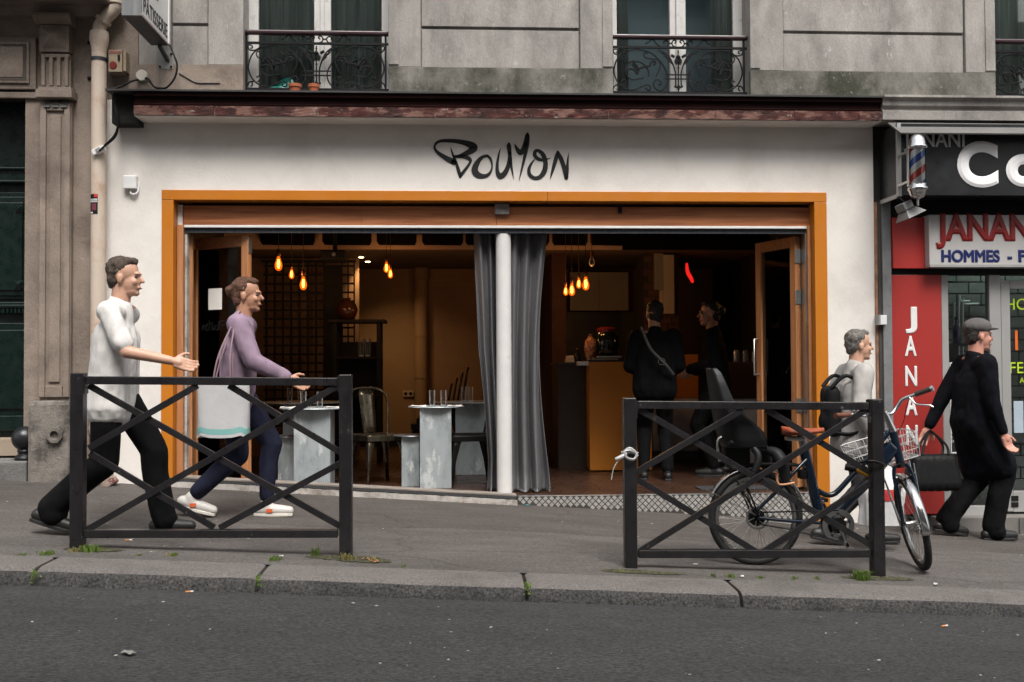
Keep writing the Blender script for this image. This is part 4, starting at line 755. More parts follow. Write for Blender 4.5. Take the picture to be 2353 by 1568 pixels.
# ------------------------------------------------------------------ curtains
def drape(label, u0, u1, v0=538, v1=1118, y=.26, spread=None, folds=7, seed=0, sweep=0.0):
    xa, xb = ax(u0, 700, y), ax(u1, 700, y); rr = random.Random(seed); ph = [rr.uniform(0, 6.28) for _ in range(6)]
    def f(s, t):
        z = .012 + 2.20*(1-t)**1.0; e = spread(t) if spread else (0, 0); a = xa+e[0]; b = xb+e[1]
        amp = .030+.030*t; wv = math.sin(s*folds*2*math.pi+ph[0]+.9*math.sin(2.2*t+ph[1])+sweep*t*s)+.14*math.sin(s*folds*4.3*math.pi+ph[2]+2.1*t)
        x = a+(b-a)*(s+.012*math.sin(9*s+5*t+ph[3])); yy = y+amp*wv+.02*math.sin(3*t+ph[4]+4*s)
        if t > .93: yy -= (t-.93)*.9*(.6+.4*math.sin(7*s+ph[5])); z = max(.012, z-.02+.018*math.sin(17*s+ph[5])*1)
        return Vector((x, yy, z))
    o = MB().grid(f, 150, 70).build('curtain', CURT, None, smooth=180, solid=.004); return tag(o, label, 'curtain', 'grey curtains at the white post')
drape('long grey curtain gathered left of the white post', 1089, 1158, spread=lambda t: (.05*math.sin(2*t)+.16*max(0, t-.45)-.22*max(0, t-.88), .02), folds=3.2, seed=3)
drape('long grey curtain hanging right of the white post', 1172, 1264, spread=lambda t: (.0, -.02-.07*math.sin(math.pi*min(1, t*1.05))), folds=2.6, seed=5, sweep=2.2)
# ------------------------------------------------------------------ tables and stools of zinc
def box_table(label, x, y, w_, d_, top_r, h=.715, ptop=None):
    t = thing('table', label, 'table', (x, y, 0), 0, 'zinc pedestal tables'); bx('pedestal', ZINC, t, -w_/2, w_/2, -d_/2, d_/2, 0, h-.012, .004)
    MB().lathe([(top_r, h-.010), (top_r+.003, h-.005), (top_r, h)], n=40, sy=.86).build('table_top', ZINC, t, smooth=30); return t
def stool(label, x, y, w_=.16, h=.455, r_=.16):
    t = thing('stool', label, 'stool', (x, y, 0), 0, 'zinc stools'); bx('pedestal', ZINC, t, -w_/2, w_/2, -w_*.7, w_*.7, 0, h-.012, .004); MB().lathe([(r_, h-.012), (r_+.003, h-.006), (r_, h)], n=32).build('seat', mat('dark zinc seat', (.16, .17, .18), .4, .7, var=.2), t, smooth=30); return t
x2 = ax(1001, 1030, .55); x1 = ax(716, 1030, .42)
T2 = box_table('zinc pedestal table with two glasses left of the grey curtain', x2, .72, .275, .30, .245); T1 = box_table('zinc pedestal table with glasses behind the left railing end', x1, .60, .31, .32, .30)
stool('zinc box stool left of the table with two glasses', ax(944, 1060, .75), .82); stool('zinc box stool left of the table behind the left railing', ax(660, 1060, .75), .85)
T3 = box_table('zinc pedestal table half hidden behind the left curtain', ax(1082, 1000, 1.5), 1.75, .30, .30, .36); T4 = box_table('zinc pedestal table at the far left of the room', ax(690, 1000, 1.8), 1.95, .34, .34, .42)
CG = dglass('drinking glass')
def glass(label, x, y, z, h=.142, r_=.029):
    t = thing('drinking_glass', label, 'glass', (x, y, z), 0, 'drinking glasses on the tables')
    MB().lathe([(r_*.88, .0), (r_, h), (r_-.003, h), (r_*.88-.003, .016)], n=18).build('wall', CG, t, smooth=40); MB().lathe([(r_*.8, .001), (r_*.8, .014)], n=16).build('base', mat('thick glass foot', (.75, .78, .78), .15, .2), t, smooth=40)
glass('left one of the two clear glasses on the curtain-side table', ax(993, 925, .66), .66, .7155); glass('right one of the two clear glasses on the curtain-side table', ax(1019, 925, .66), .66, .7155)
glass('clear glass at the right on the table behind the left railing', ax(735, 925, .52), .52, .7155); glass('clear glass at the left on the table behind the left railing', ax(697, 925, .56), .56, .7155)
glass('left far glass on the table half hidden by the curtain', ax(1066, 905, 1.62), 1.62, .7155, .15); glass('right far glass on the table half hidden by the curtain', ax(1081, 905, 1.62), 1.62, .7155, .15); glass('clear glass on the far left table', ax(666, 905, 1.85), 1.85, .7155); glass('second clear glass on the far left table', ax(690, 905, 1.80), 1.80, .7155)
def napkin(label, x, y, w_=.12): o = MB().grid(lambda s, t: Vector((x-w_/2+w_*s, y-.06+.12*t, .7165+.004*(1+math.sin(5*s+3*t)))), 8, 4).build('napkin', PAPER, None, smooth=180, solid=.006); tag(o, label, 'napkin', 'paper napkins')
napkin('folded white napkin on the left edge of the curtain-side table', ax(962, 938, .66), .66, .13); napkin('folded white napkin on the right edge of the curtain-side table', ax(1045, 938, .66), .66, .13); napkin('folded napkin on the right edge of the table behind the left railing', ax(768, 938, .55), .55, .12); napkin('folded napkin on the left edge of the table behind the left railing', ax(662, 938, .55), .55, .12)
# ------------------------------------------------------------------ metal chairs
def chair(label, x, y, rz, mt, z=0, tilt=0, group='pressed metal chairs'):
    t = thing('chair', label, 'chair', (x, y, z), rz, group)
    if tilt: t.rotation_euler = (0, tilt, rz)
    def seat(s, tt):
        a = (s-.5)*.36*(1-.12*(tt)); yb_ = (tt-.5)*.36; return Vector((a, yb_, .445-.012*math.cos(s*6.28)*0-.02*(math.cos((s-.5)*3.1)*math.cos((tt-.5)*3.1))))
    MB().grid(seat, 10, 10).build('seat', mt, t, smooth=180, solid=.012)
    sk_ = MB(); 
    for q in ((-.18, .18, -.185, -.172), (-.165, .165, .17, .183)): sk_.box(q[0], q[1], q[2], q[3], .395, .448)
    for s in (-1, 1): sk_.box(s*.18-.006, s*.18+.006, -.18, .18, .395, .448)
    sk_.build('seat_skirt', mt, t, bevel=.006)
    for sx in (-1, 1):
        for sy in (-1, 1):
            a = Vector((sx*.165, sy*.165, .43)); b = Vector((sx*.205, sy*.215, 0)); P = [a, a*.8+b*.2, a*.5+b*.5, b]
            mb = MB(); fs = []; vs_ = []
            for i, (p, w_) in enumerate(zip(P, (.09, .062, .036, .022))):
                vs_ += [p+Vector((-sx*w_*.8, 0, 0)), p+Vector((0, 0, 0)), p+Vector((0, -sy*w_*.8, 0))]
            for i in range(3): fs += [(3*i, 3*i+1, 3*i+4, 3*i+3), (3*i+1, 3*i+2, 3*i+5, 3*i+4)]
            mb.add(vs_, fs).build('leg', mt, t, smooth=40, solid=.006)
    hoop = crv([(-.175, .165, .43), (-.195, .20, .60), (-.205, .225, .74), (-.17, .24, .83), (-.09, .25, .865), (0, .252, .868), (.09, .25, .865), (.17, .24, .83), (.205, .225, .74), (.195, .20, .60), (.175, .165, .43)], 5)
    MB().tube(hoop, .0115, 8).build('back_hoop', mt, t, smooth=60)
    MB().grid(lambda s, tt: Vector(((s-.5)*.13*(1+.25*tt), .172+.085*tt-.008*math.cos((s-.5)*3), .44+.425*tt)), 4, 6).build('back_splat', mt, t, smooth=180, solid=.005)
    return t
chair('gunmetal metal chair standing between the two zinc tables', ax(868, 1060, 1.0), 1.02, R(30), GUN)
BM = mat('black metal chair paint', (.012, .012, .012), .35, .4)
chair('black metal chair half hidden behind the left curtain', ax(1080, 1060, .85), .90, R(-80), BM)
for i in range(4):
    chair(['lowest black chair of the tilted stack behind the stool', 'second black chair of the tilted stack behind the stool', 'third black chair of the tilted stack behind the stool', 'topmost black chair of the tilted stack behind the stool'][i], ax(985, 1000, 2.6)+.06*i, 2.65, R(-90), BM, .06*i, 0, 'stacked black chairs')
# ------------------------------------------------------------------ lattice screen, shelf
gsn = thing('lattice_screen', 'black square lattice screen left of the tan wall', 'screen', (0, 3.4, 0))
ys = 3.4; xl, xm1, xm2, xr_ = ax(606, 750, ys), ax(745, 750, ys), ax(786, 750, ys), ax(814, 750, ys); zt_ = az(700, 604, ys)
for i in range(8): MB().box(xl+.03+(xm1-xl-.03)*i/7-.012, xl+.03+(xm1-xl-.03)*i/7+.012, -.01, .01, 0, zt_).build('bar', BLACK, gsn)
for i in range(3): MB().box(xm2+(xr_-xm2)*i/2-.008, xm2+(xr_-xm2)*i/2+.008, -.01, .01, 0, zt_).build('bar', BLACK, gsn)
for j in range(21): z = zt_-.04-j*.102; MB().box(xl, xr_, -.018, -.011, z-.011, z+.011).build('bar', BLACK, gsn)
MB().box(xl-.02, xr_+.02, -.02, .02, zt_, zt_+.03).build('frame', BLACK, gsn); MB().box(xm1+.012, xm2-.012, -.025, .03, 0, zt_-.05).build('centre_panel', BLACK, gsn)
st('lattice_wall', 'brown wall behind the lattice screen', 'wall', mat('brown wall', (.24, .15, .085), .85), -2.95, xr_+.02, 3.75, 3.8, 0, 2.36)
shf = thing('shelf_unit', 'black metal shelf unit beside the lattice screen', 'shelf', (ax(823, 800, 3.0), 3.0, 0)); hw_ = .24; zt2 = az(823, 736, 3.0)
for sx in (-1, 1):
    for sy in (-.15, .15): MB().box(sx*hw_-.022, sx*hw_+.022, sy-.02, sy+.02, 0, zt2-.035).build('leg', BLACK, shf)
bx('top', BLACK, shf, -hw_-.07, hw_+.07, -.2, .2, zt2-.035, zt2, .004)
for z in (zt2-.42, zt2-.85, .25): bx('shelf_board', BLACK, shf, -hw_, hw_, -.18, .18, z-.012, z+.012)
bx('back_panel', BLACK, shf, -hw_, hw_, .175, .185, .2, zt2-.24)
v0_ = thing('round_vase', 'round dark brown vase on top of the black shelf unit', 'vase', (ax(797, 735, 3.0), 3.0, zt2)); MB().lathe([(.05, 0), (.10, .04), (.125, .11), (.10, .18), (.05, .215), (.04, .23), (.05, .245)], n=24).build('body', mat('brown glaze', (.06, .022, .008), .15), v0_, smooth=60)
glass('left glass bottle-shaped tumbler on the black shelf unit', ax(830, 810, 2.9), 2.9, zt2-.407, .20, .035); glass('right glass tumbler on the black shelf unit', ax(845, 810, 2.9), 2.9, zt2-.407, .20, .035)
# column and door line on the back wall
cw = thing('wall_pipe', 'tan boxed pipe standing against the back wall', 'pipe', (ax(968, 800, 5.0), 5.02, 0)); MB().lathe([(.09, 0), (.09, 2.2), (.105, 2.21), (.105, 2.36)], n=20).build('pipe', TANWALL, cw, smooth=40)
for z in (1.45, .9): MB().lathe([(.098, z), (.098, z+.04)], n=20).build('pipe_collar', TANWALL, cw, smooth=40)
idr = thing('interior_door', 'plain brown door in the back wall right of the pipe', 'door', (ax(1045, 800, 5.1), 5.10, 0)); bx('door_leaf', mat('brown interior door', (.20, .115, .06), .7), idr, -.36, .36, -.02, 0, 0, 2.12); bx('architrave', TANWALL, idr, -.43, -.37, -.035, 0, 0, 2.18); bx('architrave', TANWALL, idr, .37, .43, -.035, 0, 0, 2.18); bx('architrave', TANWALL, idr, -.43, .43, -.036, 0, 2.181, 2.24)
so = thing('wall_socket', 'small beige double socket low on the tan wall', 'socket', at(938, 905, 5.10)); bx('plate', mat('beige socket', (.4, .3, .2), .5), so, -.07, .07, -.012, .02, -.04, .04, .003); MB().lathe([(.022, 0), (.022, .004)], (-.033, -.012, 0), 12, Matrix.Rotation(R(90), 4, 'X')).build('outlet', BLACK, so); MB().lathe([(.022, 0), (.022, .004)], (.033, -.012, 0), 12, Matrix.Rotation(R(90), 4, 'X')).build('outlet', BLACK, so)
pj_ = thing('projector', 'black projector hanging under the ceiling behind the left bulbs', 'projector', at(770, 592, 2.3)); bx('body', BLACK, pj_, -.14, .12, -.1, .12, -.03, .07, .012); MB().lathe([(.02, 0), (.02, .02)], (0, -.1, .02), 12, Matrix.Rotation(R(90), 4, 'X')).build('lens', mat('lens', (.2, .22, .25), .05), pj_); bx('ceiling_mount', BLACK, pj_, -.02, .02, -.02, .02, .07, 2.62-pj_.location.z)
# ------------------------------------------------------------------ counters and what stands on them
CO = mat('orange counter laminate', (.52, .175, .012), .5, var=.06)
yc = 1.78; ct = thing('counter', 'orange fronted bar counter right of the curtain', 'counter', (0, yc, 0)); cx0, cx1 = ax(1355, 960, yc), ax(1470, 960, yc); ch = az(1400, 832, yc); cl = ax(1283, 960, yc+.25)
bx('front_panel', CO, ct, cx0, cx1+.12, 0, .03, .012, ch, .003); bx('end_panel', CO, ct, cx0+.001, cx0+.03, .031, .9, .012, ch)
bx('recessed_side', mat('dark counter wood', (.035, .020, .013), .5), ct, cl, cx0-.002, .25, .9, .0, ch-.03); bx('worktop', mat('dark worktop', (.03, .022, .018), .35), ct, cl-.02, cx0-.003, .2, .92, ch-.028, ch-.004); bx('worktop', mat('dark worktop', (.03, .022, .018), .35), ct, cx0-.002, cx1+.12, .001, .92, ch+.001, ch+.02); bx('white_corner', WHITEP, ct, ax(1330, 830, yc), cx0-.004, .02, .19, ch-.035, ch+.005, .003)
wc = thing('low_counter', 'low counter with orange upper and white lower panel behind the two standing people', 'counter', (0, 2.9, 0)); wx0, wx1 = ax(1500, 960, 2.9), ax(1605, 960, 2.9)
bx('upper_panel', CO, wc, wx0, wx1, 0, .3, az(1600, 915, 2.9), az(1600, 815, 2.9)); bx('lower_panel', WHITEP, wc, wx0, wx1, .01, .3, .10, az(1600, 915, 2.9)-.002); bx('plinth', mat('grey plinth', (.15, .15, .16), .5), wc, wx0, wx1, .03, .3, 0, .098)
zc = ch+.021
def on(u, y, label, name, cat, z=zc, group=None): return thing(name, label, cat, (ax(u, 820, y), y, z), 0, group)
o = on(1357, yc+.25, 'tall ceramic vase with red pattern on the bar counter', 'vase', 'vase'); MB().lathe([(.04, 0), (.055, .03), (.068, .12), (.055, .20), (.025, .235), (.022, .26), (.032, .27)], n=24).build('body', mat('red patterned glaze', (.24, .07, .04), .3, c2=(.40, .25, .16), s2=40, t2=.52, var=.3), o, smooth=60)
o = on(1394, yc+.28, 'big dark glass jar with red lid on the bar counter', 'glass_jar', 'jar'); MB().lathe([(.10, 0), (.125, .02), (.128, .24), (.10, .28), (.09, .29)], n=28).build('body', mat('dark jar', (.006, .008, .009), .05), o, smooth=60); MB().lathe([(.095, .29), (.098, .30), (.098, .325), (.06, .34)], n=28).build('lid', mat('red lid', (.12, .006, .005), .3), o, smooth=40)
o = on(1327, yc+.35, 'small dark bottle at the left end of the bar counter', 'bottle', 'bottle', ch-.003); MB().lathe([(.03, 0), (.032, .02), (.032, .08), (.013, .11), (.013, .135)], n=16).build('body', mat('dark bottle', (.01, .008, .006), .1), o, smooth=50); MB().lathe([(.015, .135), (.015, .15)], n=12).build('cap', mat('gold cap', (.4, .22, .06), .3, 1), o)
for i, (dz, w_) in enumerate(((0, .09), (.035, .075))):
    o = on(1309, yc+.35, ['lower small white carton at the left end of the bar counter', 'upper small white carton at the left end of the bar counter'][i], 'carton', 'box', ch-.003+dz, 'white cartons'); bx('box', mat('cream carton', (.55, .48, .38), .7), o, -w_/2, w_/2, -.05, .05, 0, .034, .003)
for i in range(3):
    o = on(1385+i*4, yc+.06, ['bottom flat book on the front of the bar counter', 'middle flat book on the front of the bar counter', 'top flat book on the front of the bar counter'][i], 'book', 'book', zc+i*.013, 'books on the counter'); bx('cover', mat('book %d' % i, [(.3, .25, .18), (.12, .08, .05), (.4, .38, .33)][i], .6), o, -.15+.03*i, .15, -.05, .05, 0, .0125)
wcb = thing('wall_cupboard', 'pale double wall cupboard behind the cluster of bulbs', 'cupboard', (0, 4.7, 0)); a, b = ax(1310, 670, 4.7), ax(1444, 670, 4.7); zb0, zb1 = az(1380, 714, 4.7), az(1380, 626, 4.7)
CUP = mat('pale cupboard', (.46, .40, .32), .5)
bx('carcass', CUP, wcb, a, b, .02, .40, zb0, zb1); bx('cupboard_door', CUP, wcb, a, (a+b)/2-.003, 0, .019, zb0, zb1, .002); bx('cupboard_door', CUP, wcb, (a+b)/2+.003, b, 0, .019, zb0, zb1, .002)
st('splashback', 'dark splashback under the wall cupboard', 'wall', mat('dark splashback', (.035, .025, .022), .4), a-.05, 2.2, 5.05, 5.10, .09, zb0)
st('kitchen_partition', 'dark partition left of the wall cupboard', 'wall', mat('dark red brown partition', (.045, .015, .008), .8), ax(1268, 700, 3.2), ax(1300, 700, 3.2), 3.2, 5.1, 0, 2.36)
# brick pier with fuse box
bpier = thing('brick_pier', 'dark brick pier behind the standing people', 'pier', (0, 3.2, 0)); a, b = ax(1480, 700, 3.2), ax(1560, 700, 3.2); bx('core', mat('pier mortar', (.03, .022, .018), .9), bpier, a, b, .01, .5, 0, 2.6); me_ = None
BP = mat('dark red brick', (.075, .035, .022), .85, var=.3, vs_=9)
for r_ in range(32):
    for c in range(3):
        x = a+.006+c*(b-a)/3+(.05 if r_ % 2 else 0); w_ = min((b-a)/3-.012, b-.004-x)
        if w_ > .03: bx('brick', BP, bpier, x, x+w_, -.004, .009, .02+r_*.08, .09+r_*.08)
fb = thing('fuse_box', 'tall cream fuse box on the brick pier', 'fuse box', at(1526, 655, 3.19)); bx('case', mat('cream enamel', (.42, .36, .27), .5), fb, -.02, .10, -.09, .0, -.34, .34, .004); bx('meter', mat('grey meter', (.24, .22, .18), .5), fb, -.12, -.021, -.07, .0, -.06, .36, .004); bx('lower_cover', mat('cream enamel', (.42, .36, .27), .5), fb, -.06, -.021, -.06, 0, -.34, -.065, .004)
ng = tag(MB().tube(crv([tuple(at(1578, 605, 3.3)), tuple(at(1580, 625, 3.3)), tuple(at(1588, 640, 3.3)), tuple(at(1592, 650, 3.3))], 5), [.012+.012*math.sin(i/15*3.1) for i in range(16)], 8).build('red_lamp', mat('red neon', (.6, .02, .01), .4, emit=(1, .02, .015), es=.45), None, smooth=60), 'small glowing red lamp on the dark wall', 'lamp')
rs = thing('side_cabinet', 'dark side cabinet with jars behind the open right door', 'cabinet', (0, 1.9, 0)); a, b = ax(1678, 880, 1.9), ax(1790, 880, 1.9); zt3 = az(1720, 832, 1.9)
bx('body', mat('dark cabinet wood', (.05, .022, .012), .5), rs, a, b, 0, .4, az(1720, 916, 1.9), zt3, .003); bx('lower_panel', WHITEP, rs, a+.03, b-.15, .02, .4, .0, az(1720, 917, 1.9))
for i, u in enumerate((1692, 1712, 1733, 1757)):
    o = thing('steel_jar', ['first steel jar from the left on the side cabinet', 'second steel jar from the left on the side cabinet', 'third steel jar from the left on the side cabinet', 'fourth and widest steel jar on the side cabinet'][i], 'jar', (ax(u, 820, 2.0), 2.0, zt3), 0, 'jars on the side cabinet'); r_ = .034 if i < 3 else .06
    MB().lathe([(r_, 0), (r_, .10), (r_*.8, .12)], n=18).build('body', mat('jar steel', (.35, .36, .37), .25, .8), o, smooth=40); MB().lathe([(r_*.8, .121), (r_*.8, .15)], n=16).build('lid', BLACK, o, smooth=40)
ctb = thing('hanging_coat', 'dark navy coat hanging behind the right door glass', 'coat', (ax(1812, 700, .95), .95, az(1812, 600, .95)))
def coatf(s, t): a_ = s*2*math.pi; r_ = (.05+.11*min(1, t*4)+.04*t)*(1+.12*math.sin(4*a_+5*t)); return Vector((r_*math.cos(a_), .55*r_*math.sin(a_), -1.05*t))
MB().grid(coatf, 30, 24).build('cloth', mat('navy wool', (.008, .011, .022), .85), ctb, smooth=180); bx('hook', STEEL, ctb, -.01, .01, -.01, .2, .0, .015)
wp = bx('upright_panel', mat('grey side panel', (.10, .095, .09), .7), None, ax(1790, 900, 1.3), ax(1835, 900, 1.3), 1.3, 1.34, 0, 2.3); tag(wp, 'narrow grey upright panel behind the right door glass', 'panel')  # narrow upright side panel inside the right door
dm = bx('door_mat', mat('charcoal mat', (.025, .025, .027), .95, bump=.6, bs=200), None, 1.62, 2.30, .22, .46, .001, .010); tag(dm, 'charcoal door mat on the tiles by the step', 'door mat')
# ------------------------------------------------------------------ pendant bulbs and spots
EDB = mat('hot filament', (1, .45, .1), .5, emit=(1, .34, .05), es=9); AMB = bulbglass('amber bulb glass'); BRS = mat('brass socket', (.32, .15, .06), .35, 1)
def bulb(u, v, y, h, label, power=5.0, long=True):
    p = at(u, v, y); t = thing('pendant_bulb', label, 'lamp', p, 0, 'filament bulbs hanging on cords'); k = h*.84
    MB().lathe([(.010*k, .055*k), (.014*k, .045*k), (.018*k, .03*k), (.030*k, -.005*k), (.032*k, -.025*k), (.026*k, -.05*k), (.012*k, -.062*k), (.002, -.064*k)] if long else [(.010*k, .045*k), (.015*k, .03*k), (.024*k, .0), (.026*k, -.018*k), (.018*k, -.038*k), (.002, -.044*k)][::-1] if False else ([(.002, -.064*k), (.012*k, -.062*k), (.026*k, -.05*k), (.032*k, -.025*k), (.030*k, -.005*k), (.018*k, .03*k), (.014*k, .045*k), (.010*k, .055*k)]), n=16).build('glass', AMB, t, smooth=60)
    MB().lathe([(.003*k, -.045*k), (.011*k, -.03*k), (.012*k, .0), (.008*k, .025*k), (.003*k, .032*k)], n=10).build('filament', EDB, t, smooth=60)
    MB().lathe([(.015*k, .055*k), (.018*k, .06*k), (.018*k, .10*k), (.010*k, .115*k)], n=14).build('socket', BRS, t, smooth=40); MB().tube([(0, 0, .11*k), (0, 0, (2.62 if y < 2.6 else 2.36)-p.z)], .0035, 6).build('cord', mat('cord', (.05, .025, .015), .8), t)
    ld_ = bpy.data.lights.new('bulb_light', 'POINT'); ld_.energy = power*.26; ld_.color = (1, .48, .16); ld_.shadow_soft_size = .03*k; lo = bpy.data.objects.new('bulb_light', ld_); col.objects.link(lo); lo.parent = t; lo.location = (0, 0, -.11*k)
for a in ((640, 605, 1.3, 1.35, 'large bulb highest of the three on the left', 6), (670, 629, 2.0, 1.0, 'small bulb in the middle of the three on the left', 5), (697, 650, 1.4, 1.3, 'bulb hanging lowest of the three on the left', 6), (888, 614, 2.2, 1.1, 'left bulb of the pair over the tan wall', 7), (897, 628, 2.2, 1.0, 'right and lower bulb of the pair over the tan wall', 6),
          (1300, 668, 2.3, 1.0, 'leftmost bulb of the cluster over the counter', 5), (1314, 665, 1.9, 1.25, 'second bulb from the left in the cluster over the counter', 5), (1330, 651, 2.2, 1.05, 'third bulb from the left in the cluster over the counter', 5), (1346, 651, 1.8, 1.35, 'rightmost lit bulb of the cluster over the counter', 6), (1773, 668, 1.6, 1.1, 'single bulb seen through the right door glass', 4)):
    bulb(*a[:4], a[4], a[5])
ub = thing('pendant_bulb', 'unlit clear bulb hanging above the cluster over the counter', 'lamp', at(1360, 600, 2.0), 0, 'filament bulbs hanging on cords'); MB().lathe([(.01, -.06), (.03, -.03), (.03, 0), (.012, .04)], n=16).build('glass', CG, ub, smooth=60); MB().lathe([(.02, .04), (.02, .1)], n=12).build('socket', BRS, ub); MB().tube([(0, 0, .1), (0, 0, 2.62-ub.location.z)], .004, 6).build('cord', mat('cord', (.05, .025, .015), .8), ub)
for i, (u, v, y) in enumerate(((830, 596, 3.6), (845, 608, 4.1))):
    p = at(u, v, y); t = thing('spot_lamp', ['nearer recessed spot lamp in the rear ceiling', 'farther recessed spot lamp in the rear ceiling'][i], 'lamp', (p.x, p.y, 2.359), 0, 'recessed ceiling spots')
    MB().lathe([(.035, -.006), (.045, -.004), (.045, .0)], n=20).build('ring', STEEL, t); MB().lathe([(.03, -.010), (.03, -.007)], n=20).build('lens', mat('spot lens', (1, .8, .6), .5, emit=(1, .62, .30), es=10), t)
    ls = bpy.data.lights.new('spot_light', 'SPOT'); ls.energy = 16; ls.color = (1, .62, .30); ls.spot_size = R(95); ls.spot_blend = .8; ls.shadow_soft_size = .03; lo = bpy.data.objects.new('spot_light', ls); col.objects.link(lo); lo.parent = t; lo.location = (0, 0, -.02); lo.rotation_euler = (R(22), R(-14), 0)
# ------------------------------------------------------------------ bicycle
YB = -2.20; AX = at(1736, 1188, YB); RW = AX.z - gz(AX.x, YB)
BK = thing('bicycle', 'dark blue step-through bicycle with wire basket behind the right railing', 'bicycle', (AX.x, YB, gz(AX.x, YB)))
BO = BK.location
def q(u, v, dy=0.0): return at(u, v, YB+dy) - BO
NAVY = mat('navy bicycle enamel', (.003, .010, .024), .22, var=.1, coat=.5)
RIMM = mat('grey rim', (.34, .34, .33), .3, .9)
def wheel(name, M, label=None, disc=1):
    w_ = bpy.data.objects.new(name, None); col.objects.link(w_); w_.parent = BK
    rt_, n = RW-.021, 56
    MB().tube([M @ Vector((rt_*math.cos(2*math.pi*i/n), 0, rt_*math.sin(2*math.pi*i/n))) for i in range(n)], .0215, 10, close=True).build('tyre', RUBBER, w_, smooth=180)
    rr = RW-.052
    rim = MB(); vs_ = []; prof = [(.012, .010), (.013, -.006), (.0, -.014), (-.013, -.006), (-.012, .010)]
    for i in range(n):
        a = 2*math.pi*i/n
        for y, d in prof: vs_.append(M @ Vector(((rr+d)*math.cos(a), y, (rr+d)*math.sin(a))))
    m5 = len(prof); rim.add(vs_, [(i*m5+j, i*m5+(j+1) % m5, ((i+1) % n)*m5+(j+1) % m5, ((i+1) % n)*m5+j) for i in range(n) for j in range(m5)]).build('rim', RIMM, w_, smooth=60)
    sp = MB()
    for i in range(32):
        a = 2*math.pi*i/32; b = a+R(55)*(1 if i % 4 < 2 else -1); s = 1 if i % 2 else -1
        sp.tube([M @ Vector((.028*math.cos(b), s*.03, .028*math.sin(b))), M @ Vector(((rr-.008)*math.cos(a), 0, (rr-.008)*math.sin(a)))], .0011, 4)
    o = sp.build('spoke', STEEL, w_); o['kind'] = 'stuff'
    Mx = M.to_3x3().to_4x4() @ Matrix.Rotation(R(90), 4, 'X'); c = M.to_translation()
    MB().lathe([(.008, -.07), (.008, -.045), (.048, -.04), (.050, .035), (.008, .04), (.008, .07)] if disc > 1 else [(.007, -.06), (.007, -.045), (.022, -.04), (.016, -.02), (.016, .02), (.022, .035), (.007, .04), (.007, .06)], c, 18, Mx).build('hub', BLACK if disc > 1 else STEEL, w_, smooth=40)
    Md = Mx @ Matrix.Translation((0, 0, .045)); dk = MB().tube([c + (Md @ Vector((.066*math.cos(a_), .066*math.sin(a_), 0))) for a_ in [k_*math.pi/16 for k_ in range(32)]], .006, 5, close=True)
    for k_ in range(6): a_ = k_*math.pi/3; dk.tube([c + (Md @ Vector((.02*math.cos(a_), .02*math.sin(a_), 0))), c + (Md @ Vector((.064*math.cos(a_+.3), .064*math.sin(a_+.3), 0)))], .003, 5)
    dk.build('brake_disc', STEEL, w_, smooth=60); return w_
Lrear = Matrix.Translation(Vector((0, 0, RW)))
wheel('rear_wheel', Lrear, disc=2)
def fender(name, M, a0, a1, r_, hw, n=26):
    def f(s, t): a = R(a0+(a1-a0)*s); w_ = (t-.5)*2; d = r_-.010*w_*w_; return M @ Vector((d*math.cos(a), w_*hw, d*math.sin(a)))
    return MB().grid(f, n, 6).build(name, STEELCH, BK, smooth=180, solid=.0015)
fender('rear_mudguard', Lrear, 12, 156, RW+.022, .028)
def tb(name, pts, r_, mt=NAVY, n=10, par=None, cn_=4): return MB().tube(crv([tuple(p) for p in pts], cn_) if cn_ else pts, r_, n).build(name, mt, par or BK, smooth=60)
fr_ = bpy.data.objects.new('frame', None); col.objects.link(fr_); fr_.parent = BK
BB = q(1918, 1204)
tb('seat_tube', [q(1847, 1030), q(1862, 1095), q(1880, 1172)], .032, n=16, par=fr_); tb('swoop_tube', [q(1880, 1128), q(1897, 1137), q(1912, 1137), q(1926, 1128), q(1950, 1102), q(1995, 1053), q(2042, 992)], .0165, par=fr_); tb('down_tube', [q(1922, 1178), q(1996, 1106), q(2054, 1032)], .029, n=14, par=fr_)
for s in (-1, 1):
    y = s*.055; tb('chain_stay', [q(1744, 1190, y), q(1800, 1196, y), q(1884, 1202, s*.03)], .010, par=fr_); tb('seat_stay', [q(1853, 1056, s*.02), q(1825, 1085, y), q(1794, 1120, y), q(1740, 1172, y)], .0115, par=fr_)
HT, HB = q(2052, 992), q(2068, 1062); axd = (HB-HT).normalized()
tb('head_tube', [HT, HB], .026, n=14, par=fr_, cn_=0); tb('motor_housing', [BB+Vector((-.07, 0, -.01)), BB+Vector((0, 0, 0))], .05, BLACK, 14, fr_, 0)
MB().bar(q(2002, 1078), q(2052, 1022), .062, .075, (0, 0, 1)).build('battery', NAVY, fr_, bevel=.015)
# seat post, saddle
tb('seat_post', [q(1841, 1000), q(1847, 1031)], .024, STEELCH, 14, None, 0)
SAD = mat('chestnut leather', (.27, .058, .022), .42, var=.15, vs_=12)
s0 = q(1795, 992); s1 = q(1892, 990); Ls = (s1-s0).length
def sadf(s, t):
    a = t*math.pi*2; w_ = .085*(1-s)**.8*(1 if s > .06 else .6+.4*s/.06)+.022 if s < 1 else .018; w_ *= min(1, 8*(s+.02)); zz = .012+.030*math.sin(a)*(1 if math.sin(a) > 0 else .8)*(.6+.4*(1-s)); return Vector((s0.x+Ls*s, w_*math.cos(a), s0.z-.008+zz-.02*math.sin(math.pi*s)*.4))
MB().grid(sadf, 18, 18).build('saddle', SAD, BK, smooth=180); MB().box(s0.x+.03, s0.x+.14, -.04, .04, s0.z-.055, s0.z-.03).build('saddle_springs', STEEL, BK, bevel=.008)
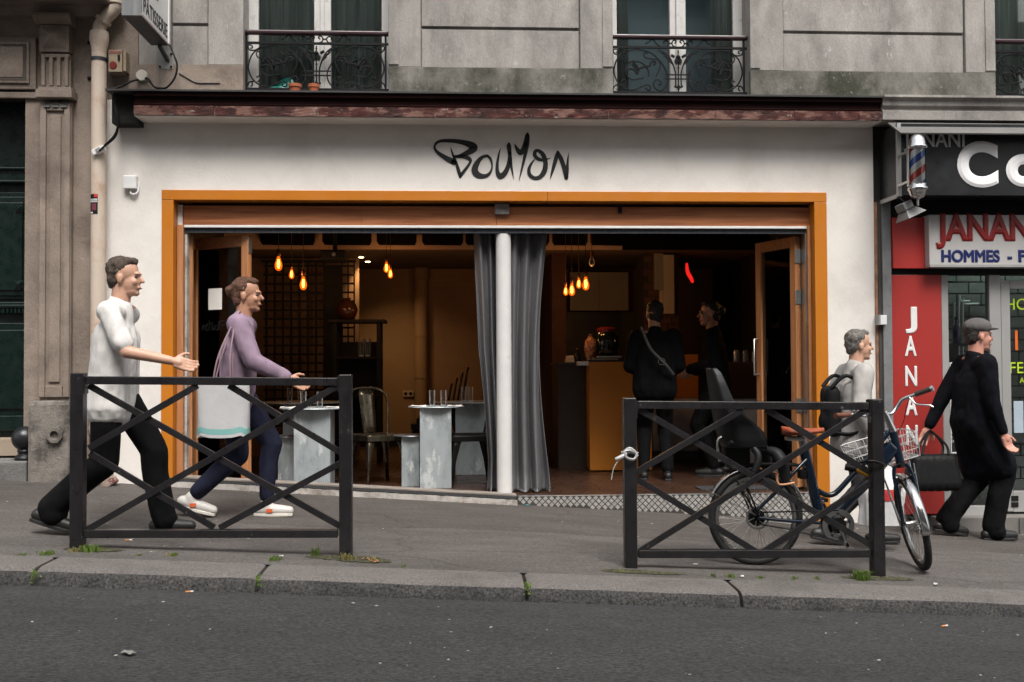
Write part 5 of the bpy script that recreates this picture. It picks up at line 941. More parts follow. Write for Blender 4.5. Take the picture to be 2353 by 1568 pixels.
# crank, chain ring, chain
rg = MB(); n = 48; ro, ri = .099, .066
def ringp(r_, y): return [BB+Vector((r_*math.cos(2*math.pi*i/n), y, r_*math.sin(2*math.pi*i/n))) for i in range(n)]
A_ = ringp(ro, -.062)+ringp(ri, -.062)+ringp(ro, -.057)+ringp(ri, -.057)
rg.add(A_, [(i, (i+1) % n, n+(i+1) % n, n+i) for i in range(n)] + [(2*n+i, 3*n+i, 3*n+(i+1) % n, 2*n+(i+1) % n) for i in range(n)] + [(i, 2*n+i, 2*n+(i+1) % n, (i+1) % n) for i in range(n)] + [(n+i, n+(i+1) % n, 3*n+(i+1) % n, 3*n+i) for i in range(n)])
for k in range(5):
    a = R(72*k+20); rg.bar(BB+Vector((.015*math.cos(a), -.0595, .015*math.sin(a))), BB+Vector((.075*math.cos(a), -.0595, .075*math.sin(a))), .005, .018, (-math.sin(a), 0, math.cos(a)))
rg.build('chain_ring', mat('grey chain ring', (.17, .17, .17), .4, .6), BK); MB().lathe([(.048, 0), (.048, .003)], BB+Vector((0, -.066, 0)), 20, Matrix.Rotation(R(-90), 4, 'X')).build('ring_cover', BLACK, BK)
c1 = q(1936, 1253); c1.y = -.085
cr_ = MB().bar(BB+Vector((0, -.080, 0)), c1, .014, .026).build('crank', STEELCH, BK, bevel=.006); MB().box(c1.x-.02, c1.x+.07, -.18, -.09, c1.z-.035, c1.z-.012).build('pedal', BLACK, BK, bevel=.006)
c2 = BB-(c1-BB); c2.y = .085; MB().bar(BB+Vector((0, .08, 0)), c2, .014, .026).build('crank', STEELCH, BK, bevel=.006); MB().box(c2.x-.045, c2.x+.045, .09, .18, c2.z-.012, c2.z+.012).build('pedal', BLACK, BK, bevel=.006)
tb('chain', [Vector((0, -.06, RW+.035)), BB+Vector((0, -.06, .092))], .005, BLACK, 6, None, 0); tb('chain', [Vector((0, -.06, RW-.035)), q(1800, 1214, -.06), BB+Vector((0, -.06, -.096))], .005, BLACK, 6, None, 0)
for s in (-1, 1): tb('rack_strut', [q(1690, 1100, s*.06), Vector((-.01, s*.065, RW+.02))], .006, BLACK, 6, None, 0); tb('rack_strut', [q(1712, 1108, s*.06), Vector((.0, s*.065, RW+.02))], .006, BLACK, 6, None, 0); tb('mudguard_stay', [q(1617, 1122, s*.03), Vector((-.02, s*.06, RW+.02))], .0025, STEEL, 5, None, 0)
MB().bar(q(1668, 1068), q(1832, 1068), .09, .016).build('rear_rack', BLACK, BK, bevel=.004); bx('tail_lamp', BLACK, BK, q(1835, 1080).x, q(1850, 1080).x, -.03, .03, q(1840, 1100).z, q(1840, 1080).z, .004)
# steered front: turned far to the left
ST = R(80); fwd0 = Vector((-axd.z, 0, axd.x))              # forward, square to the steering axis
rotS = Quaternion(-axd, ST)
fS = rotS @ fwd0; nS = rotS @ Vector((0, 1, 0))
CR = HB + axd*.012
Lf = .30
for _ in range(40):
    ac = CR + axd*Lf + fS*.045; nz = nS.z; low = ac.z - RW*math.sqrt(1-nz*nz); lp = BO + ac
    Lf += (low - (gz(lp.x, lp.y)-BO.z))*.6
MF = Matrix.Identity(4)
for i in range(3): MF[i][0] = fS[i]; MF[i][1] = nS[i]; MF[i][2] = -axd[i]; MF[i][3] = ac[i]
wheel('front_wheel', MF)
fender('front_mudguard', MF, 60, 182, RW+.022, .028)
fk = bpy.data.objects.new('fork', None); col.objects.link(fk); fk.parent = BK
MB().tube([CR-axd*.01, CR+axd*.02], .026, 12).build('crown', BLACK, fk, smooth=50)
for s in (-1, 1): tb('fork_leg', [CR+nS*s*.03, CR+axd*.06+nS*s*.052, CR+axd*(Lf*.6)+nS*s*.056, ac+nS*s*.056], .0125, NAVY, 8, fk); tb('basket_stay', [ac+nS*s*.066, CR+axd*.02+fS*.16+nS*s*.09], .005, STEELCH, 6); tb('basket_stay', [ac+nS*s*.072+axd*.01, CR+axd*.03+fS*.10+nS*s*.10], .004, STEELCH, 6); tb('mudguard_stay', [MF @ Vector((-(RW+.02)*math.cos(R(12)), s*.028, (RW+.02)*math.sin(R(12)))), ac+nS*s*.06], .0025, STEEL, 5, None, 0)
# stem and handlebar
tb('stem', [HT, q(2036, 955), q(2030, 946)], [.024, .019, .017], STEELCH, 12, None, 0)
bar_ = tb('handlebar', [q(1952, 953, -.07), q(1997, 957, -.02), q(2030, 950, .01), q(2048, 951, .02), q(2062, 934, .03), q(2073, 919, .02), q(2092, 911, .0), q(2104, 906, -.02)], .0115, STEELCH, 10, None, 5)
BG = mat('brown grip', (.13, .045, .022), .5)
tb('grip', [q(1952, 953, -.07), q(1936, 955, -.10), q(1920, 956, -.13)], .0165, BG, 12, None, 0); tb('grip', [q(2103, 906.5, -.02), q(2122, 900, -.05), q(2140, 893.5, -.08)], .0165, mat('dark brown grip', (.035, .022, .018), .45), 12, None, 0); tb('grip_end', [q(2139, 894, -.078), q(2144, 892, -.086)], .019, STEELCH, 12, None, 0)
tb('brake_lever', [q(2090, 914, -.01), q(2104, 928, -.04), q(2120, 931, -.07), q(2137, 932, -.09), q(2144, 936, -.10)], .006, STEELCH, 8); tb('brake_lever', [q(1972, 956, -.04), q(1960, 966, -.08), q(1945, 967, -.11)], .006, STEELCH, 8)
MB().lathe([(.001, .018), (.016, .014), (.024, 0), (.024, -.004)][::-1], q(1966, 943, -.04), 16).build('bell', STEELCH, BK, smooth=50)
tb('brake_cable', [q(2090, 916, .0), q(2082, 940, .03), q(2076, 970, .04), q(2062, 1000, .03), q(2066, 1040, .0)], .0025, BLACK, 5); tb('brake_cable', [q(1975, 958, -.02), q(2005, 962, -.04), q(2030, 985, -.03), q(2056, 1040, -.03)], .0025, BLACK, 5); tb('cable_loop', [q(2056, 1058, -.02), q(2040, 1066, -.05), q(2052, 1072, -.05), q(2070, 1064, -.02)], .003, BLACK, 5)
# wire basket
BKW = mat('pale grey basket wire', (.40, .40, .39), .45)
bs = bpy.data.objects.new('basket', None); col.objects.link(bs); bs.parent = BK
ct_ = q(2040, 1012, .06); ex = Vector((math.cos(R(15)), 0, math.sin(R(15)))); ez = Vector((-math.sin(R(15)), 0, math.cos(R(15)))); ey = Vector((0, 1, 0))
def bp_(a, d, h): k = 1-.12*h/.15; return ct_ + ex*(a*.205*k) + ey*(d*.25*k+.02) - ez*h
def ringpts(h): return [bp_(-1, 0, h), bp_(1, 0, h), bp_(1, 1, h), bp_(-1, 1, h)]
for h in (0, .05, .10, .15): 
    P = ringpts(h); MB().tube(sum([[P[i].lerp(P[(i+1) % 4], t) for t in (.06, .5, .94)] for i in range(4)], []), .0036 if h in (0, .15) else .0026, 5, close=True).build('wire_hoop', BKW, bs)
wr = MB()
for i in range(9): a = -1+2*i/8; wr.tube([bp_(a, 0, 0), bp_(a, 0, .15), bp_(a, 1, .15), bp_(a, 1, 0)], .0024, 5)
for i in range(1, 6): d = i/6; wr.tube([bp_(-1, d, 0), bp_(-1, d, .15), bp_(1, d, .15), bp_(1, d, 0)], .0024, 5)
wr.build('basket_wires', BKW, bs)
# child seat
cs_ = thing('child_bike_seat', 'black moulded child seat mounted over the rear bicycle wheel', 'child seat', BO+q(1700, 1060))
CB = mat('black child seat plastic', (.005, .0054, .0066), .5, var=.15, spec=.3); CO_ = cs_.location-BO
def zc_(x, y): return at((1700+x/4.48)/1.0625, (880+y/4.48)/1.0625, YB) - BO - CO_
rows = [((130, 92), (188, 90), .07), ((134, 140), (232, 140), .09), ((152, 250), (270, 250), .115), ((180, 430), (340, 430), .135), ((205, 600), (478, 605), .145), ((232, 760), (650, 760), .15), ((262, 860), (688, 850), .15), ((295, 940), (690, 945), .14)]
def shell(s, t):
    i = min(int(t*(len(rows)-1)), len(rows)-2); f = t*(len(rows)-1)-i; a, b, w0 = rows[i]; c, d, w1 = rows[i+1]
    l = zc_(a[0]+(c[0]-a[0])*f, a[1]+(c[1]-a[1])*f); r_ = zc_(b[0]+(d[0]-b[0])*f, b[1]+(d[1]-b[1])*f); w_ = w0+(w1-w0)*f
    k = (s-.5)*2; e = abs(k)**2.2; return Vector((l.x+(r_.x-l.x)*e, math.copysign(w_*min(1, abs(k)*1.7)**.8, k), l.z+(r_.z-l.z)*e))
MB().grid(shell, 28, 28).build('seat_shell', CB, cs_, smooth=180, solid=.012)
z0_, z1_ = zc_(262, 870), zc_(690, 900); MB().box(z0_.x+.02, z1_.x-.005, -.13, .13, z1_.z-.01, z1_.z+.03).build('seat_pan', CB, cs_, bevel=.015)
for s in (-1, 1):
    MB().tube(crv([zc_(560, 945)+Vector((0, s*.13, 0)), zc_(595, 1010)+Vector((0, s*.15, 0)), zc_(585, 1100)+Vector((0, s*.16, 0)), zc_(550, 1190)+Vector((0, s*.16, 0))], 5), .022, 10).build('leg_guard', CB, cs_, smooth=60)
    MB().tube(crv([zc_(700, 965)+Vector((0, s*.10, 0)), zc_(800, 1000)+Vector((0, s*.13, 0)), zc_(850, 1120)+Vector((0, s*.16, 0)), zc_(880, 1300)+Vector((0, s*.17, 0))], 5), [.02+.02*math.sin(i/15*3) for i in range(16)], 10).build('foot_guard', CB, cs_, smooth=60)
    MB().tube(crv([zc_(775, 1200)+Vector((0, s*.185, 0)), zc_(780, 1290)+Vector((0, s*.19, 0)), zc_(820, 1320)+Vector((0, s*.19, 0)), zc_(960, 1300)+Vector((0, s*.19, 0))], 5), .007, 6).build('foot_strap', mat('tan strap', (.48, .22, .11), .6), cs_)
MB().box(zc_(280, 0).x, zc_(560, 0).x, -.045, .045, zc_(0, 1130).z, zc_(0, 930).z).build('mount_block', BLACK, cs_, bevel=.01); MB().tube(crv([zc_(250, 830)+Vector((0, -.06, 0)), zc_(210, 870)+Vector((0, -.06, 0)), zc_(210, 1000)+Vector((0, -.06, 0)), zc_(230, 1095)+Vector((0, -.06, 0))], 4), .009, 6).build('side_bracket', STEEL, cs_, smooth=60)
for x, y in ((168, 192), (220, 202), (180, 330), (234, 340)): c = zc_(x, y); MB().lathe([(.006, 0), (.006, .006)], c+Vector((0, -.05 if y < 250 else -.075, 0)), 8, Matrix.Rotation(R(90), 4, 'X')).build('rivet', STEEL, cs_)
# lock round the railing post
lk = thing('bicycle_lock', 'black cable lock with yellow barrel tying the bicycle to the railing post', 'lock', BO+q(1985, 1080))
LO = lk.location-BO
def lq(u, v, dy): return q(u, v, dy)-LO
MB().tube([lq(1942, 1073, .02), lq(1968, 1079, .0)], .021, 12).build('handle', BLACK, lk, smooth=40); MB().tube([lq(1968, 1079, .0), lq(1978, 1083, -.01)], .0205, 12).build('yellow_barrel', mat('yellow band', (.42, .20, .01), .4), lk, smooth=40); MB().tube([lq(1978, 1083, -.01), lq(2000, 1092, -.03)], .02, 12).build('barrel', mat('yellow band', (.42, .20, .01), .4), lk, smooth=40)
MB().tube(crv([lq(1945, 1071, .02), lq(1985, 1062, -.05), lq(1992, 1060, -.26), lq(2013, 1061, -.285), lq(2030, 1068, -.26), lq(2032, 1070, -.10), lq(2020, 1082, -.02), lq(2000, 1092, -.03)], 6), .008, 8).build('cable', BLACK, lk, smooth=60)
# knotted plastic on the left post of that railing
pk = thing('plastic_tie', 'knotted clear plastic strip on the left post of the right railing', 'plastic strip', at(1447, 1040, -2.42)); PLT = mat('clear film', (.55, .55, .55), .2, trans=.35, var=.1)
P0 = pk.location; l_ = lambda u, v, y: at(u, v, y)-P0
MB().tube(crv([l_(1432, 1040, -2.47), l_(1447, 1030, -2.475), l_(1462, 1043, -2.47), l_(1456, 1056, -2.48), l_(1440, 1052, -2.485), l_(1436, 1038, -2.48), l_(1450, 1036, -2.475), l_(1465, 1048, -2.46)], 6), .008, 6).build('knot', PLT, pk, smooth=60); MB().tube(crv([l_(1440, 1042, -2.475), l_(1428, 1050, -2.48), l_(1414, 1056, -2.49)], 5), [.010, .011, .012, .013, .013, .014, .014, .013, .012, .011, .008], 6).build('loose_end', PLT, pk, smooth=60); MB().tube(crv([l_(1425, 1054, -2.485), l_(1412, 1072, -2.485), l_(1407, 1090, -2.48), l_(1405, 1103, -2.48)], 5), .003, 5).build('trailing_strand', PLT, pk); MB().tube(crv([(-.038, -.04, .0), (.0, -.044, .004), (.038, -.04, .002), (.042, .0, .0), (.038, .04, 0), (0, .042, .004), (-.038, .04, .0), (-.042, 0, 0), (-.038, -.04, .0)], 3), .005, 6).build('band', PLT, pk)
# ------------------------------------------------------------------ people
WRK = bpy.data.textures.new('cloth folds', 'MARBLE'); WRK.noise_scale = .13; WRK.turbulence = 4; WRK.noise_depth = 2
TUF = bpy.data.textures.new('hair tufts', 'CLOUDS'); TUF.noise_scale = .03
def blob(name, caps, ells, mt, parent, voxel=.010, smooth=4, wr=0.0, tf=0.0):
    """one continuous skin grown round tapered limbs (caps: p0,p1,r0,r1) and ellipsoids (centre, radii)"""
    bm = bmesh.new()
    for p0, p1, ra, rb in caps:
        p0, p1 = Vector(p0), Vector(p1); d = p1-p0; L = d.length
        for p, r_ in ((p0, ra), (p1, rb)): bmesh.ops.create_icosphere(bm, subdivisions=2, radius=r_, matrix=Matrix.Translation(p))
        if L > 1e-5:
            M = Matrix.Translation((p0+p1)/2) @ d.to_track_quat('Z', 'Y').to_matrix().to_4x4()
            bmesh.ops.create_cone(bm, cap_ends=True, segments=16, radius1=ra, radius2=rb, depth=L, matrix=M)
    for c, r_ in ells: 
        rot = Matrix.Identity(4)
        if len(r_) == 4: rot = Matrix.Rotation(r_[3], 4, 'Y')
        bmesh.ops.create_icosphere(bm, subdivisions=3, radius=1, matrix=Matrix.Translation(Vector(c)) @ rot @ Matrix.Diagonal((r_[0], r_[1], r_[2], 1)))
    me = bpy.data.meshes.new('tmp'); bm.to_mesh(me); bm.free(); o = bpy.data.objects.new('tmp', me); col.objects.link(o)
    md = o.modifiers.new('r', 'REMESH'); md.mode = 'VOXEL'; md.voxel_size = voxel
    ms = o.modifiers.new('s', 'SMOOTH'); ms.iterations = smooth; ms.factor = .5
    if wr or tf: dm_ = o.modifiers.new('d', 'DISPLACE'); dm_.texture = WRK if wr else TUF; dm_.strength = wr or tf; dm_.mid_level = .55; dm_.texture_coords = 'LOCAL'
    ev = o.evaluated_get(bpy.context.evaluated_depsgraph_get()); m2_ = bpy.data.meshes.new_from_object(ev); bpy.data.objects.remove(o); bpy.data.meshes.remove(me)
    m2_.name = name; m2_.shade_smooth(); m2_.materials.clear(); m2_.materials.append(mt)
    r = bpy.data.objects.new(name, m2_); col.objects.link(r); r.parent = parent; return r
def ik(a, b, l1, l2, bend):
    a, b, bend = Vector(a), Vector(b), Vector(bend); d = b-a; L = min(d.length, (l1+l2)*.999); u_ = d.normalized(); x = (l1*l1-l2*l2+L*L)/(2*L); h = math.sqrt(max(0, l1*l1-x*x)); n = (bend-u_*bend.dot(u_)); n.normalize(); return a+u_*x+n*h
def fold(name, mt): return mat(name, mt, .9, var=.16, vs_=5, bump=3.2, bs=8, bdet=1.2, bro=.45, spec=.12, stretch=(1.5, 1.5, .7), fine=.07, fs=160)
def hand(w_, d, out, curl=.6, k=1.0):
    """palm and five fingers: wrist w_, direction d, out = side the thumb leaves"""
    d = Vector(d).normalized(); out = (Vector(out)-d*Vector(out).dot(d)).normalized(); nrm = d.cross(out); caps = []
    pc = Vector(w_)+d*.045*k; caps += [(Vector(w_), pc, .024*k, .026*k)]
    for i in range(4):
        s = (1.5-i)*.019*k; b = Vector(w_)+d*.085*k+out*s; caps.append((Vector(w_)+d*.03*k+out*s*.7, b, .017*k, .0125*k)); L = (.036, .042, .040, .031)[i]*k; dd = d
        for j in range(3):
            ang = curl*(.35+.25*j); dd = (dd*math.cos(ang)+nrm*math.sin(ang)).normalized(); e_ = b+dd*L*(.95, .65, .5)[j]; caps.append((b, e_, .0098*k, .0088*k)); b = e_
    t0 = Vector(w_)+d*.025*k+out*.026*k; t1 = t0+(d*.6+out*.75).normalized()*.042*k; caps += [(t0, t1, .0125*k, .0105*k), (t1, t1+(d*.9+out*.25+nrm*.3).normalized()*.034*k, .0102*k, .009*k)]
    return caps
def person(label, loc, Ht, head_yaw, feet, wrists, C, rz=0, hipz=None, lean=.04, sleeves='long', flare=0.0, hair='short', cap=None, skirt=None, coat=0.0, bend_l=None, thin=1.0):
    k = Ht/1.74; P = thing('person', label, 'person', loc, rz); V = lambda *a: Vector(a)*k
    hz = hipz or .905
    pel = V(0, 0, hz); che = V(lean*.6, 0, hz+.30); nek = V(lean, 0, hz+.505); hd = V(lean+.030, 0, hz+.505+.158)
    hips = {s: V(.0, s*.088, hz-.02) for s in (1, -1)}; sh = {s: V(lean*.9+C.get('twist', 0)*s, s*.176*thin, hz+.452) for s in (1, -1)}
    ank = {}; kn = {}; toe = {}
    for s in (1, -1):
        fx, fy, fz, pitch = feet[s]; a = V(fx, fy, fz+.085); ank[s] = a; kn[s] = ik(hips[s], a, .44*k, .43*k, (1, 0, .05)); toe[s] = a+Vector((math.cos(pitch)*.15, 0, math.sin(pitch)*.15-.0))*k
    wr_ = {}; el = {}
    for s in (1, -1):
        wr_[s] = V(*wrists[s]); el[s] = ik(sh[s], wr_[s], .29*k, .26*k, (-.9, s*.35, -.3))
    SK = mat('skin '+C['skin'][0], C['skin'][1], .5, var=.06, vs_=20)
    caps = [(pel+V(0, .07, 0), che+V(0, .07, 0), .086*k, .084*k), (pel-V(0, .07, 0), che-V(0, .07, 0), .086*k, .084*k), (che, nek, .09*k, .055*k), (nek-V(.0, 0, .03), hd-V(.02, 0, .05), .058*k, .056*k)]
    for s in (1, -1):
        caps += [(nek-V(0, 0, .05), sh[s], .055*k, .055*k), (hips[s], kn[s], .080*k, .053*k), (kn[s], kn[s].lerp(ank[s], .35)-V(.012, 0, 0), .052*k, .050*k), (kn[s].lerp(ank[s], .35)-V(.012, 0, 0), ank[s], .050*k, .035*k), (sh[s], el[s], .050*k, .040*k), (el[s], wr_[s], .039*k, .026*k)]
        dr_ = (wr_[s]-el[s]).normalized(); caps += hand(wr_[s], dr_+V(.05, 0, -.1), C.get('thumb', {}).get(s, (.8, -s*.3, .5)), C.get('curl', .7), k)
    Q = Matrix.Rotation(head_yaw, 3, 'Z'); hp = lambda x, y, z: hd + Q @ (Vector((x, y, z))*k)
    el_ = [(hp(-.015, 0, .035), (.094*k, .076*k, .092*k)), (hp(.026, 0, -.030), (.064*k, .058*k, .082*k)), (hp(.030, 0, -.082), (.050*k, .046*k, .036*k)), (hp(.064, 0, -.098), (.022*k, .024*k, .018*k)), (hp(.080, 0, .020), (.016*k, .044*k, .012*k)), (hp(-.010, .073, -.012), (.018*k, .010*k, .030*k)), (hp(-.010, -.073, -.012), (.018*k, .010*k, .030*k)), (hp(.082, 0, -.064), (.014*k, .024*k, .011*k)), (hp(.062, .034, -.03), (.022*k, .020*k, .024*k)), (hp(.062, -.034, -.03), (.022*k, .020*k, .024*k))]
    caps += [(hp(.082, 0, .010), hp(.106, 0, -.026), .009*k, .0125*k)]
    blob('body', caps, el_, SK, P, .0052, 2)
    for s in (1, -1):
        MB().lathe([(.001, -.010), (.009, -.005), (.0105, 0), (.009, .005), (.001, .010)], hp(.074, s*.031, .002), 10).build('eye', mat('eye', (.05, .035, .03), .2), P, smooth=60)
    MB().bar(hp(.092, -.022, -.066), hp(.092, .022, -.066), .008, .006).build('mouth', mat('lips', (.30, .10, .08), .5), P, bevel=.002)
    # hair
    HR = mat('hair '+C['hair'][0], C['hair'][1], .55, var=.6, vs_=70, bump=2, bs=80, stretch=(1, 1, .25))
    hel = [(hp(-.030, 0, .052), (.088*k, .084*k, .082*k)), (hp(-.058, 0, -.002), (.050*k, .074*k, .078*k)), (hp(.020, 0, .096), (.058*k, .060*k, .030*k))]
    if hair == 'bun': hel += [(hp(-.115, 0, .03), (.045*k, .045*k, .045*k)), (hp(-.06, 0, -.03), (.05*k, .07*k, .06*k))]
    if hair == 'long': hel += [(hp(-.06, 0, -.08), (.055*k, .085*k, .12*k)), (hp(-.055, 0, -.16), (.05*k, .08*k, .10*k))]
    if hair == 'none': hel = [(hp(-.045, 0, .0), (.060*k, .080*k, .07*k))]
    blob('hair', [], hel, HR, P, .009, 2, tf=.022)
    if cap:
        CM = fold('cap '+cap[0], cap[1]); blob('cap', [], [(hp(-.012, 0, .072), (.110*k, .093*k, .070*k)), (hp(.085, 0, .055), (.075*k, .070*k, .010*k))], CM, P, .008, 2)
    # trousers
    TM = fold('trousers '+C['legs'][0], C['legs'][1]); tc_ = [(pel+V(0, .065, .03), pel+V(0, .065, -.03), .106*k, .108*k), (pel-V(0, .065, -.03), pel-V(0, .065, .03), .106*k, .108*k)]
    for s in (1, -1):
        lo_ = ank[s].lerp(kn[s], .04 if flare or 'ankle' in C else .12); tc_ += [(hips[s], kn[s], .100*k, (.076+.2*flare)*k), (kn[s], kn[s].lerp(lo_, .4)-V(.012, 0, 0), (.076+.2*flare)*k, (.068+.3*flare)*k), (kn[s].lerp(lo_, .4)-V(.012, 0, 0), lo_, (.068+.3*flare)*k, (.056+.5*flare)*k)]
        if flare: tc_ += [(lo_, lo_-V(-.015, 0, .035), (.05+.5*flare)*k, (.055+.55*flare)*k)]
    blob('trousers', tc_, [], TM, P, .010, 5, wr=.006)
    # shoes
    SM = mat('shoe '+C['shoe'][0], C['shoe'][1], .5, var=.1); SO = mat('sole '+C['shoe'][0], C['shoe'][2], .6)
    for s in (1, -1):
        f_ = toe[s]-ank[s]; f_.normalize(); dn = Vector((f_.z, 0, -f_.x)) if f_.x > 0 else Vector((0, 0, -1)); hl = ank[s]-f_*.055*k+dn*.045*k; tp = ank[s]+f_*.165*k+dn*.056*k
        sho = blob('shoe', [(hl, hl.lerp(tp, .55), .040*k, .044*k), (hl.lerp(tp, .55), tp, .044*k, .033*k), (ank[s]+dn*.0, hl.lerp(tp, .3), .043*k, .045*k)], [], SM, P, .009, 3)
        a_, b_ = hl-f_*.03*k+dn*.034*k, tp+f_*.022*k+dn*.026*k; n_ = dn.cross(f_); vs2 = []
        for t, wd in ((0, .028), (.25, .040), (.6, .044), (.85, .038), (1, .018)):
            c = a_.lerp(b_, t)
            for sg_ in (-1, 1):
                for z in (-.012, .010): vs2.append(c+n_*sg_*wd*k+dn*(-z)*k)
        fs2 = []
        for i in range(4): o4 = 4*i; fs2 += [(o4, o4+2, o4+6, o4+4), (o4+1, o4+5, o4+7, o4+3), (o4, o4+4, o4+5, o4+1), (o4+2, o4+3, o4+7, o4+6)]
        fs2 += [(0, 1, 3, 2), (16, 18, 19, 17)]
        MB().add(vs2, fs2).build('sole', SO, sho, bevel=.004)
        if C.get('accent'):
            MB().box(-.012, .03, -.003, .003, -.012, .012).build('accent', mat('shoe accent', C['accent'], .5), sho).location = hl.lerp(tp, .35)+Vector((0, -.046*k, 0))
    # top
    SHM = fold('top '+C['top'][0], C['top'][1]); hem = pel+V(0, 0, C.get('hem', -.02)); wi = C.get('loose', 0.0)
    sc_ = [(hem+V(0, .085, 0), che+V(0, .085, 0), (.105+wi*.8)*k, (.102+wi*.3)*k), (hem-V(0, .085, 0), che-V(0, .085, 0), (.105+wi*.8)*k, (.102+wi*.3)*k), (hem, che, (.112+wi*.8)*k, (.116+wi*.3)*k), (che, nek-V(0, 0, .045), .112*k, .080*k), (nek-V(.004, 0, .05), nek-V(.008, 0, .005), .082*k, .070*k)]
    for s in (1, -1):
        sc_ += [(nek-V(0, 0, .07), sh[s]-V(0, 0, .008), .064*k, .066*k)]
        if sleeves == 'short': sc_ += [(sh[s], sh[s].lerp(el[s], .8), .060*k, (.054+wi*.25)*k)]
        else: sc_ += [(sh[s], el[s], .076*k, (.060+wi*.2)*k), (el[s], el[s].lerp(wr_[s], .92), (.059+wi*.2)*k, (.042+wi*.2)*k)]
    if coat:
        for s in (1, -1): sc_ += [(pel+V(0, s*.05, .02), hips[s].lerp(kn[s], coat)+V(0, 0, 0), .125*k, .125*k), (hips[s].lerp(kn[s], coat), hips[-s].lerp(kn[-s], coat*.9), .12*k, .12*k)]
    blob('coat' if coat else 'top', sc_, [], SHM, P, .010, 4, wr=.008)
    P['k'] = k
    return P, dict(sh=sh, el=el, wr=wr_, hd=hd, pel=pel, k=k, nek=nek, ank=ank)
SKA = ('light', (.52, .30, .21)); SKB = ('warm', (.40, .205, .13))
def gl(x, y): return (x, y, gz(x, y)+.006)
# man in white, stride to the right
px, py = -2.56, -1.98
g0 = gz(px, py); fz = lambda x, y: (gz(x, y)+.008-g0)
m1_, J1 = person('man in loose white shirt and black flared trousers striding behind the left railing', (px, py, g0), 1.74, 0,
  {1: (.29, .09, fz(px+.29, py)/1.0, .03), -1: (-.33, -.10, fz(px-.33, py)+.05, -.30)}, {1: (-.18, .24, .88), -1: (.42, -.21, 1.05)},
  dict(skin=SKA, hair=('grey brown', (.07, .048, .034)), top=('white cotton', (.60, .585, .565)), legs=('black', (.0045, .0045, .005)), shoe=('black', (.012, .012, .012), (.015, .015, .015)), hem=-.14, loose=.03, twist=.008), sleeves='short', flare=.045, hipz=.90, lean=.05)
# woman in mauve
px, py = -1.98, -1.22; g0 = gz(px, py)
w1_, J2 = person('woman in mauve top and navy leggings walking behind the left railing', (px, py, g0), 1.70, R(-4),
  {-1: (-.28, -.08, fz(px-.28, py)+.045, -.26), 1: (.20, .08, fz(px+.20, py), .0)}, {-1: (.40, -.19, .98), 1: (-.12, .25, .86)},
  dict(skin=SKB, hair=('auburn', (.10, .040, .020)), top=('mauve', (.235, .170, .225)), legs=('navy', (.016, .018, .035)), shoe=('trainer', (.50, .48, .45), (.62, .58, .52)), accent=(.65, .12, .04), hem=-.10, loose=.012), hair='bun', hipz=.90, lean=.055, thin=.9)
kk = J2['k']
tbg = thing('tote_bag', 'pale grey shoulder bag with teal edge at the hip of the woman in mauve', 'bag', Vector(w1_.location)+Vector((-.03, -.245, .57)))
def tote(s, t): a = s*2*math.pi; e = 1+.05*math.sin(3*a+2*t); return Vector((.17*math.copysign(abs(math.cos(a))**.5, math.cos(a))*e, .055*math.copysign(abs(math.sin(a))**.6, math.sin(a))*(1.15-.5*t)*e, .36*t+.008*math.sin(5*a)))
MB().grid(tote, 36, 12).build('cloth', mat('pale canvas', (.42, .42, .43), .8, var=.1, bump=.4, bs=14), tbg, smooth=60); MB().grid(lambda s, t: tote(s, .06+.10*t)*1.012, 36, 2).build('teal_stripe', mat('teal stripe', (.16, .36, .34), .7), tbg, smooth=60)
MB().add([tote(i/24, .0) for i in range(24)], [tuple(range(24))]).build('bottom', mat('pale canvas', (.42, .42, .43), .8), tbg)
shp = Vector(w1_.location)+J2['sh'][-1]-tbg.location
for dx in (-.06, .06): MB().tube(crv([Vector((dx, -.03, .35)), Vector((dx*.6+.02, -.03, .55)), shp+Vector((.0, -.03, .055)), shp+Vector((0, .04, .06)), Vector((dx*.6+.02, .06, .55)), Vector((dx, .03, .35))], 6), .006, 6).build('strap', mat('pink grey strap', (.26, .17, .20), .7), tbg, smooth=60)
# person by the right railing
px, py = 2.34, -1.22; g0 = gz(px, py)
p3_, J3 = person('short person in light grey jacket with black rucksack behind the bicycle', (px, py, g0), 1.58, R(0),
  {1: (.24, .08, fz(px+.24, py), .03), -1: (-.24, -.08, fz(px-.24, py)+.03, -.22)}, {-1: (.10, -.26, .84), 1: (.05, .26, .86)},
  dict(skin=SKA, hair=('grey', (.16, .145, .13)), top=('light grey', (.36, .345, .33)), legs=('charcoal', (.045, .043, .045)), shoe=('black', (.012, .012, .012), (.015, .015, .015)), hem=-.12, loose=.02, curl=1.3), hipz=.895, lean=.06)
rk = thing('rucksack', 'black rucksack on the back of the person in light grey', 'bag', Vector(p3_.location)+Vector((-.185, 0, .74)))
blob('pack', [((.055, .05, .08), (.05, .05, .34), .058, .052), ((.055, -.05, .08), (.05, -.05, .34), .058, .052)], [((.01, 0, .13), (.04, .075, .08))], mat('black nylon', (.006, .006, .007), .7, bump=.3, bs=20, spec=.2), rk, .012, 4)
for s in (-1, 1): MB().tube(crv([(.03, s*.09, .38), (.13, s*.11, .46), (.25, s*.115, .36), (.27, s*.13, .18), (.16, s*.17, .06), (.03, s*.12, .06)], 6), .014, 6).build('strap', mat('black nylon', (.010, .010, .012), .6), rk, smooth=60)
hw3 = Vector(p3_.location)+J3['wr'][-1]
pb3 = thing('carrier_bag', 'white plastic carrier bag with red print held beside the bicycle', 'bag', hw3+Vector((.03, -.02, -.58)))
